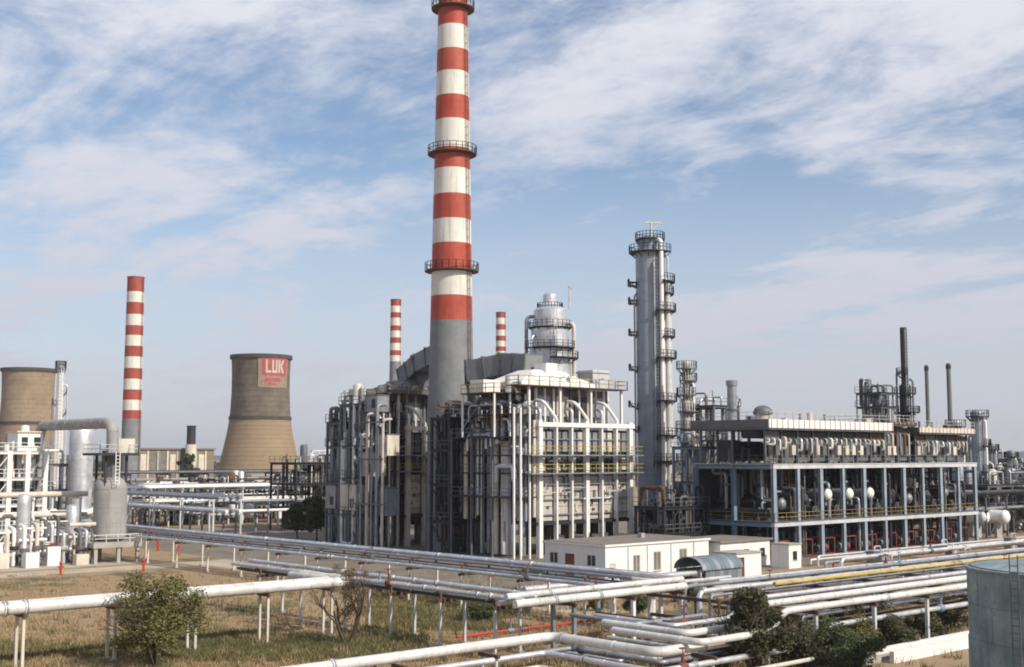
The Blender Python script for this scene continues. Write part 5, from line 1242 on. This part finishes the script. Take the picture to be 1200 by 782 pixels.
def low_wall(label, px0, py0, ln, h, th, along, m='concrete'):
    g = G(px0, py0)
    t = thing('concrete_trough', label, 'concrete trough', (g.x, g.y, 0), 'low concrete troughs at lower right')
    for s in (0, 1.3):
        b = MB().box(g.x, g.y+s, 0, g.x+ln, g.y+s+th, h) if along == 'x' else MB().box(g.x+s, g.y, 0, g.x+s+th, g.y+ln, h)
        b.build('side_wall', m, t, smooth=False)
    b = MB().box(g.x, g.y+th, 0, g.x+ln, g.y+1.3, 0.1) if along == 'x' else MB().box(g.x+th, g.y, 0, g.x+1.3, g.y+ln, 0.1)
    b.build('channel_floor', 'concrete', t, smooth=False)
low_wall('pale concrete trough beside the storage tank', 1048, 778, 26, 0.7, 0.3, 'x', 'stucco')
low_wall('grey concrete trough at the bottom below the wide rack', 1010, 781, 14, 0.4, 0.25, 'x')
def hydrant(label, px, py):
    g = G(px, py); t = thing('fire_hydrant', label, 'hydrant', (g.x, g.y, 0), 'red fire hydrants')
    MB().lathe([(0.22, 0), (0.22, 0.08), (0.13, 0.1), (0.13, 1.15)], g.x, g.y, 12).build('barrel', 'red_enamel', t)
    MB().lathe([(0.19, 1.1), (0.19, 1.22), (0.14, 1.4), (0.02, 1.48)], g.x, g.y, 12).build('cap', 'red_enamel', t)
    MB().cyl((g.x-0.32, g.y, 0.85), (g.x+0.32, g.y, 0.85), 0.09, 10).build('outlet', 'red_enamel', t)
hydrant('red fire hydrant on the dry grass left of the post rack', 168, 670)
hydrant('orange red fire hydrant at the edge of the left pad', 71, 674)
hydrant('red fire hydrant by the track, larger of the two behind the grey drum', 209, 651)
hydrant('red fire hydrant far back beside the grey drum', 185, 646)

# ================================================================== VEGETATION
def leaf_crown(rnd, blobs, n, size, flat=0.5):
    mb = MB()
    tot = sum(b[3]**2 for b in blobs)
    for cx, cy, cz, r, sq in blobs:
        k = int(n*r*r/tot)
        for _ in range(k):
            d = Vector((rnd.gauss(0, 1), rnd.gauss(0, 1), rnd.gauss(0, 1))).normalized()
            q = rnd.random()**0.45*r*(0.82+0.36*noise.noise((d.x*2+cx, d.y*2+cy, d.z*2)))
            p = Vector((cx+d.x*q, cy+d.y*q, cz+d.z*q*sq))
            if p.z < 0.05: continue
            a = Vector((rnd.gauss(0, 1), rnd.gauss(0, 1), rnd.gauss(0, flat))).normalized()
            b = a.cross(Vector((rnd.gauss(0, 1), rnd.gauss(0, 1), rnd.gauss(0, 1)))).normalized()
            s = size*rnd.uniform(0.6, 1.4)
            mb.quad(p-a*s, p-b*s*0.5, p+a*s, p+b*s*0.5)
    return mb
def twigs(mb, rnd, p, d, ln, r, depth):
    e = p+d*ln
    mid = p.lerp(e, 0.5)+Vector((rnd.gauss(0, 1), rnd.gauss(0, 1), rnd.gauss(0, 0.4)))*ln*0.05
    mb.tube([p, mid, e], r, 5, False, [r, r*0.8, r*0.55])
    ends = [e]
    if depth:
        for _ in range(rnd.choice((2, 3, 3))):
            q = mid.lerp(e, rnd.uniform(0.0, 1.0))
            dd = (d+Vector((rnd.gauss(0, 0.42), rnd.gauss(0, 0.42), rnd.gauss(0.08, 0.28)))).normalized()
            ends += twigs(mb, rnd, q, dd, ln*rnd.uniform(0.55, 0.8), r*0.5, depth-1)
    return ends
def tree(name, label, cat, x, y, h, spread, seed, leafm, n, leaf, stems=3, crown_lo=0.3, group=None, depth=3, nblob=9):
    rnd = random.Random(seed); t = thing(name, label, cat, (x, y, 0), group)
    mb = MB(); tips = []
    for i in range(stems):
        a = 2*math.pi*i/stems+rnd.random(); lean = 0.12 if stems == 1 else 0.42
        d = Vector((math.cos(a)*lean, math.sin(a)*lean, 1)).normalized()
        tips += twigs(mb, rnd, Vector((x+0.15*math.cos(a), y+0.15*math.sin(a), 0)), d, h*0.42, 0.035*h**0.75, depth)
    mb.build('trunk', 'bark', t)
    if n:
        blobs = []
        for i in range(nblob):
            a = rnd.uniform(0, 6.28); q = spread*rnd.random()**0.6*0.62
            zc = h*(crown_lo+(1-crown_lo)*rnd.uniform(0.12, 0.82))
            f = 1-0.45*abs((zc/h-crown_lo)/(1-crown_lo)-0.4)
            blobs.append((x+q*math.cos(a)*f*1.25, y+q*math.sin(a)*f*1.25, zc, spread*rnd.uniform(0.14, 0.42)*f, 0.9))
        blobs += [(x, y, h*q_, spread*0.42, 0.95) for q_ in (0.35, 0.55, 0.75)]
        leaf_crown(rnd, blobs, n, leaf).build('crown', leafm, t, smooth=False)
    return t
g = G(184, 783)
tree('bush', 'big olive green bush in front of the twin white pipes at lower left', 'bush', g.x, g.y, 5.9, 3.5, 3, 'leaf_olive', 17000, 0.09, 8, 0.10, 'shrubs', 4, 34)
g = G(407, 756)
tree('bare_tree', 'small nearly bare tree where the twin white pipes end', 'tree', g.x, g.y, 6.0, 1.9, 8, 'leaf_brown', 2600, 0.06, 4, 0.3, None, 4, 10)
g = G(884, 792)
tree('dark_tree', 'dark leafy tree in front of the wide rack at lower right', 'tree', g.x, g.y, 5.6, 2.3, 12, 'leaf_dark', 18000, 0.10, 5, 0.05, None, 4, 30)
for i, (px, py, h, s, m, lab) in enumerate((
        (975, 782, 2.3, 1.9, 'leaf_green', 'green bush under the wide rack, right of the dark tree'),
        (1010, 770, 2.0, 1.7, 'leaf_olive', 'olive bush under the wide rack, left of the concrete trough'),
        (945, 786, 2.1, 1.4, 'leaf_dark', 'dark low bush just right of the dark tree'),
        (1045, 762, 1.9, 1.6, 'leaf_dark', 'dark bush deep in the shade under the wide rack'),
        (1085, 752, 1.8, 1.5, 'leaf_dark', 'dark bush in the shade near the storage tank'),
        (850, 781, 1.6, 1.2, 'leaf_dark', 'low dark bush left of the dark tree'),
        (745, 722, 1.5, 1.1, 'leaf_green', 'small green bush below the bright middle pipes'),
        (560, 728, 1.0, 1.3, 'leaf_green', 'low green bush by the post pair in the middle foreground'),
        (700, 716, 1.2, 1.0, 'leaf_olive', 'small olive bush beside the thick posts'),
        (805, 706, 1.3, 1.2, 'leaf_green', 'small green bush in front of the vaulted shelter'),
        (1000, 795, 2.0, 1.8, 'leaf_green', 'green bush at the bottom edge right of the dark tree'),
        (915, 765, 2.2, 1.7, 'leaf_dark', 'dark bush behind the right side of the dark tree'),
        (985, 752, 2.2, 1.8, 'leaf_dark', 'dark bush under the middle of the wide rack'),
        (1020, 745, 2.2, 1.9, 'leaf_dark', 'dark bush far under the wide rack, before the tank'),
        (1112, 738, 2.0, 1.7, 'leaf_dark', 'dark bush against the storage tank side'))):
    g = G(px, py); tree('bush', lab, 'bush', g.x, g.y, h*1.25, s*1.35, 60+i, m, 6500, 0.08, 5, 0.05, 'shrubs', 3, 16)
for i, (px, d, h, s, m, lab) in enumerate((
        (221, 395, 15.5, 5.0, 'leaf_dark', 'dark green tree below the short dark flue'),
        (349, 330, 11, 2.4, 'leaf_dark', 'narrow dark tree beside the thin dark stack'),
        (372, 185, 8.0, 3.0, 'leaf_dark', 'dark tree left of the farther heater, nearer one'),
        (350, 192, 6.0, 3.0, 'leaf_dark', 'dark tree left of the farther heater, lower one'),
        (385, 230, 10.0, 3.2, 'leaf_brown', 'brownish tree behind the frame left of the farther heater'),
        (338, 300, 8.5, 3.2, 'leaf_brown', 'brownish tree at the right foot of the signed cooling tower'))):
    q = V(px, 535, d); tree('tree', lab, 'tree', q.x, q.y, h, s, 90+i, m, 6000, 0.2 if d < 300 else 0.45, 1, 0.1, 'background trees', 2, 12)
# far tree belt along the horizon
rnd = random.Random(4); mb = MB()
for i in range(900):
    px = rnd.uniform(-60, 1260); d = rnd.uniform(750, 1300); q = V(px, 535, d); h = rnd.uniform(4, 10); r = rnd.uniform(3, 8)
    for k in range(14):
        a = Vector((rnd.gauss(0, 1), rnd.gauss(0, 1), rnd.gauss(0, 0.6))).normalized(); b = a.cross(Vector((rnd.gauss(0, 1), rnd.gauss(0, 1), rnd.gauss(0, 1)))).normalized()
        c = Vector((q.x+rnd.gauss(0, r*0.5), q.y+rnd.gauss(0, r*0.5), h*rnd.uniform(0.1, 0.95))); s = rnd.uniform(0.8, 2.0)
        mb.quad(c-a*s, c-b*s, c+a*s, c+b*s)
mb.build('tree_belt', 'leaf_far', None, 'far belt of trees along the horizon', 'trees', kind='stuff', smooth=False)
# rough grass in the near field
rnd = random.Random(14)
def grass(label, m, n, reg, keep):
    mb = MB(); k = 0
    while k < n:
        px, py = rnd.uniform(*reg[:2]), reg[2]+(reg[3]-reg[2])*rnd.random()**0.8
        g = G(px, py); v_ = noise.noise((g.x*0.09+3, g.y*0.09, 2.0))
        k += 1
        if not keep(v_): continue
        for _ in range(5):
            x, y = g.x+rnd.gauss(0, 0.16), g.y+rnd.gauss(0, 0.16); h = rnd.uniform(0.12, 0.42); a = rnd.uniform(0, 6.28); w_ = 0.035
            tx, ty = x+rnd.gauss(0, 0.12), y+rnd.gauss(0, 0.12)
            kk = len(mb.v); mb.v += [(x-w_*math.cos(a), y-w_*math.sin(a), -0.01), (x+w_*math.cos(a), y+w_*math.sin(a), -0.01), (tx, ty, h)]; mb.f.append((kk, kk+1, kk+2))
    mb.build('grass', m, None, label, 'grass', kind='stuff', smooth=False)
mat('straw', (0.36, 0.26, 0.135), 0.95, c2=(0.26, 0.18, 0.09), scale=0.6)
mat('grass_green', (0.10, 0.105, 0.035), 0.9, c2=(0.14, 0.12, 0.05), scale=0.6)
def weeds(label, m, n, reg):
    mb = MB()
    for _ in range(n):
        g = G(rnd.uniform(*reg[:2]), rnd.uniform(*reg[2:])); hh = rnd.uniform(0.3, 0.95); sp = rnd.uniform(0.1, 0.35)
        for _ in range(16):
            a = rnd.uniform(0, 6.28); x, y = g.x+rnd.gauss(0, sp), g.y+rnd.gauss(0, sp); h = hh*rnd.uniform(0.4, 1); w_ = 0.03
            kk = len(mb.v); mb.v += [(x-w_*math.cos(a), y-w_*math.sin(a), -0.01), (x+w_*math.cos(a), y+w_*math.sin(a), -0.01), (x+rnd.gauss(0, 0.2), y+rnd.gauss(0, 0.2), h)]; mb.f.append((kk, kk+1, kk+2))
    mb.build('weeds', m, None, label, 'weeds', kind='stuff', smooth=False)
weeds('taller olive weeds scattered over the near field', 'leaf_olive', 500, (-20, 1130, 690, 800))
weeds('taller straw coloured weeds scattered over the near field', 'straw', 350, (-20, 900, 680, 800))
grass('dry straw coloured grass over the field', 'straw', 8000, (-30, 760, 672, 800), lambda v_: v_ < 0.25)
grass('greener rough grass in patches over the field', 'grass_green', 9000, (-30, 1150, 700, 800), lambda v_: v_ > 0.16)

grass('green grass patch between the twin white pipes and the bare tree', 'grass_green', 4500, (190, 500, 738, 776), lambda v_: v_ > -0.2)
grass('green grass patch under the pipes right of the bare tree', 'grass_green', 3500, (430, 620, 690, 740), lambda v_: v_ > -0.25)
grass('green grass patch at the foot of the big olive bush', 'grass_green', 2500, (-20, 200, 752, 795), lambda v_: v_ > -0.1)

# ================================================================== AIR
HAZE = 0.00011
if HAZE:
    a = MB().box(-2500, -400, -2, 5200, 5600, 92)
    o = a.build('haze', 'glass_dark', kind='stuff', smooth=False)
    m = bpy.data.materials.new('haze'); m.use_nodes = True
    t = m.node_tree; t.nodes.clear()
    pv = t.nodes.new('ShaderNodeVolumePrincipled'); pv.inputs['Color'].default_value = (0.90, 0.92, 0.97, 1)
    pv.inputs['Density'].default_value = HAZE; pv.inputs['Anisotropy'].default_value = 0.2
    ou = t.nodes.new('ShaderNodeOutputMaterial'); t.links.new(pv.outputs[0], ou.inputs['Volume'])
    o.data.materials.clear(); o.data.materials.append(m)
    tag(o, 'thin pale haze over the whole plant', 'haze')
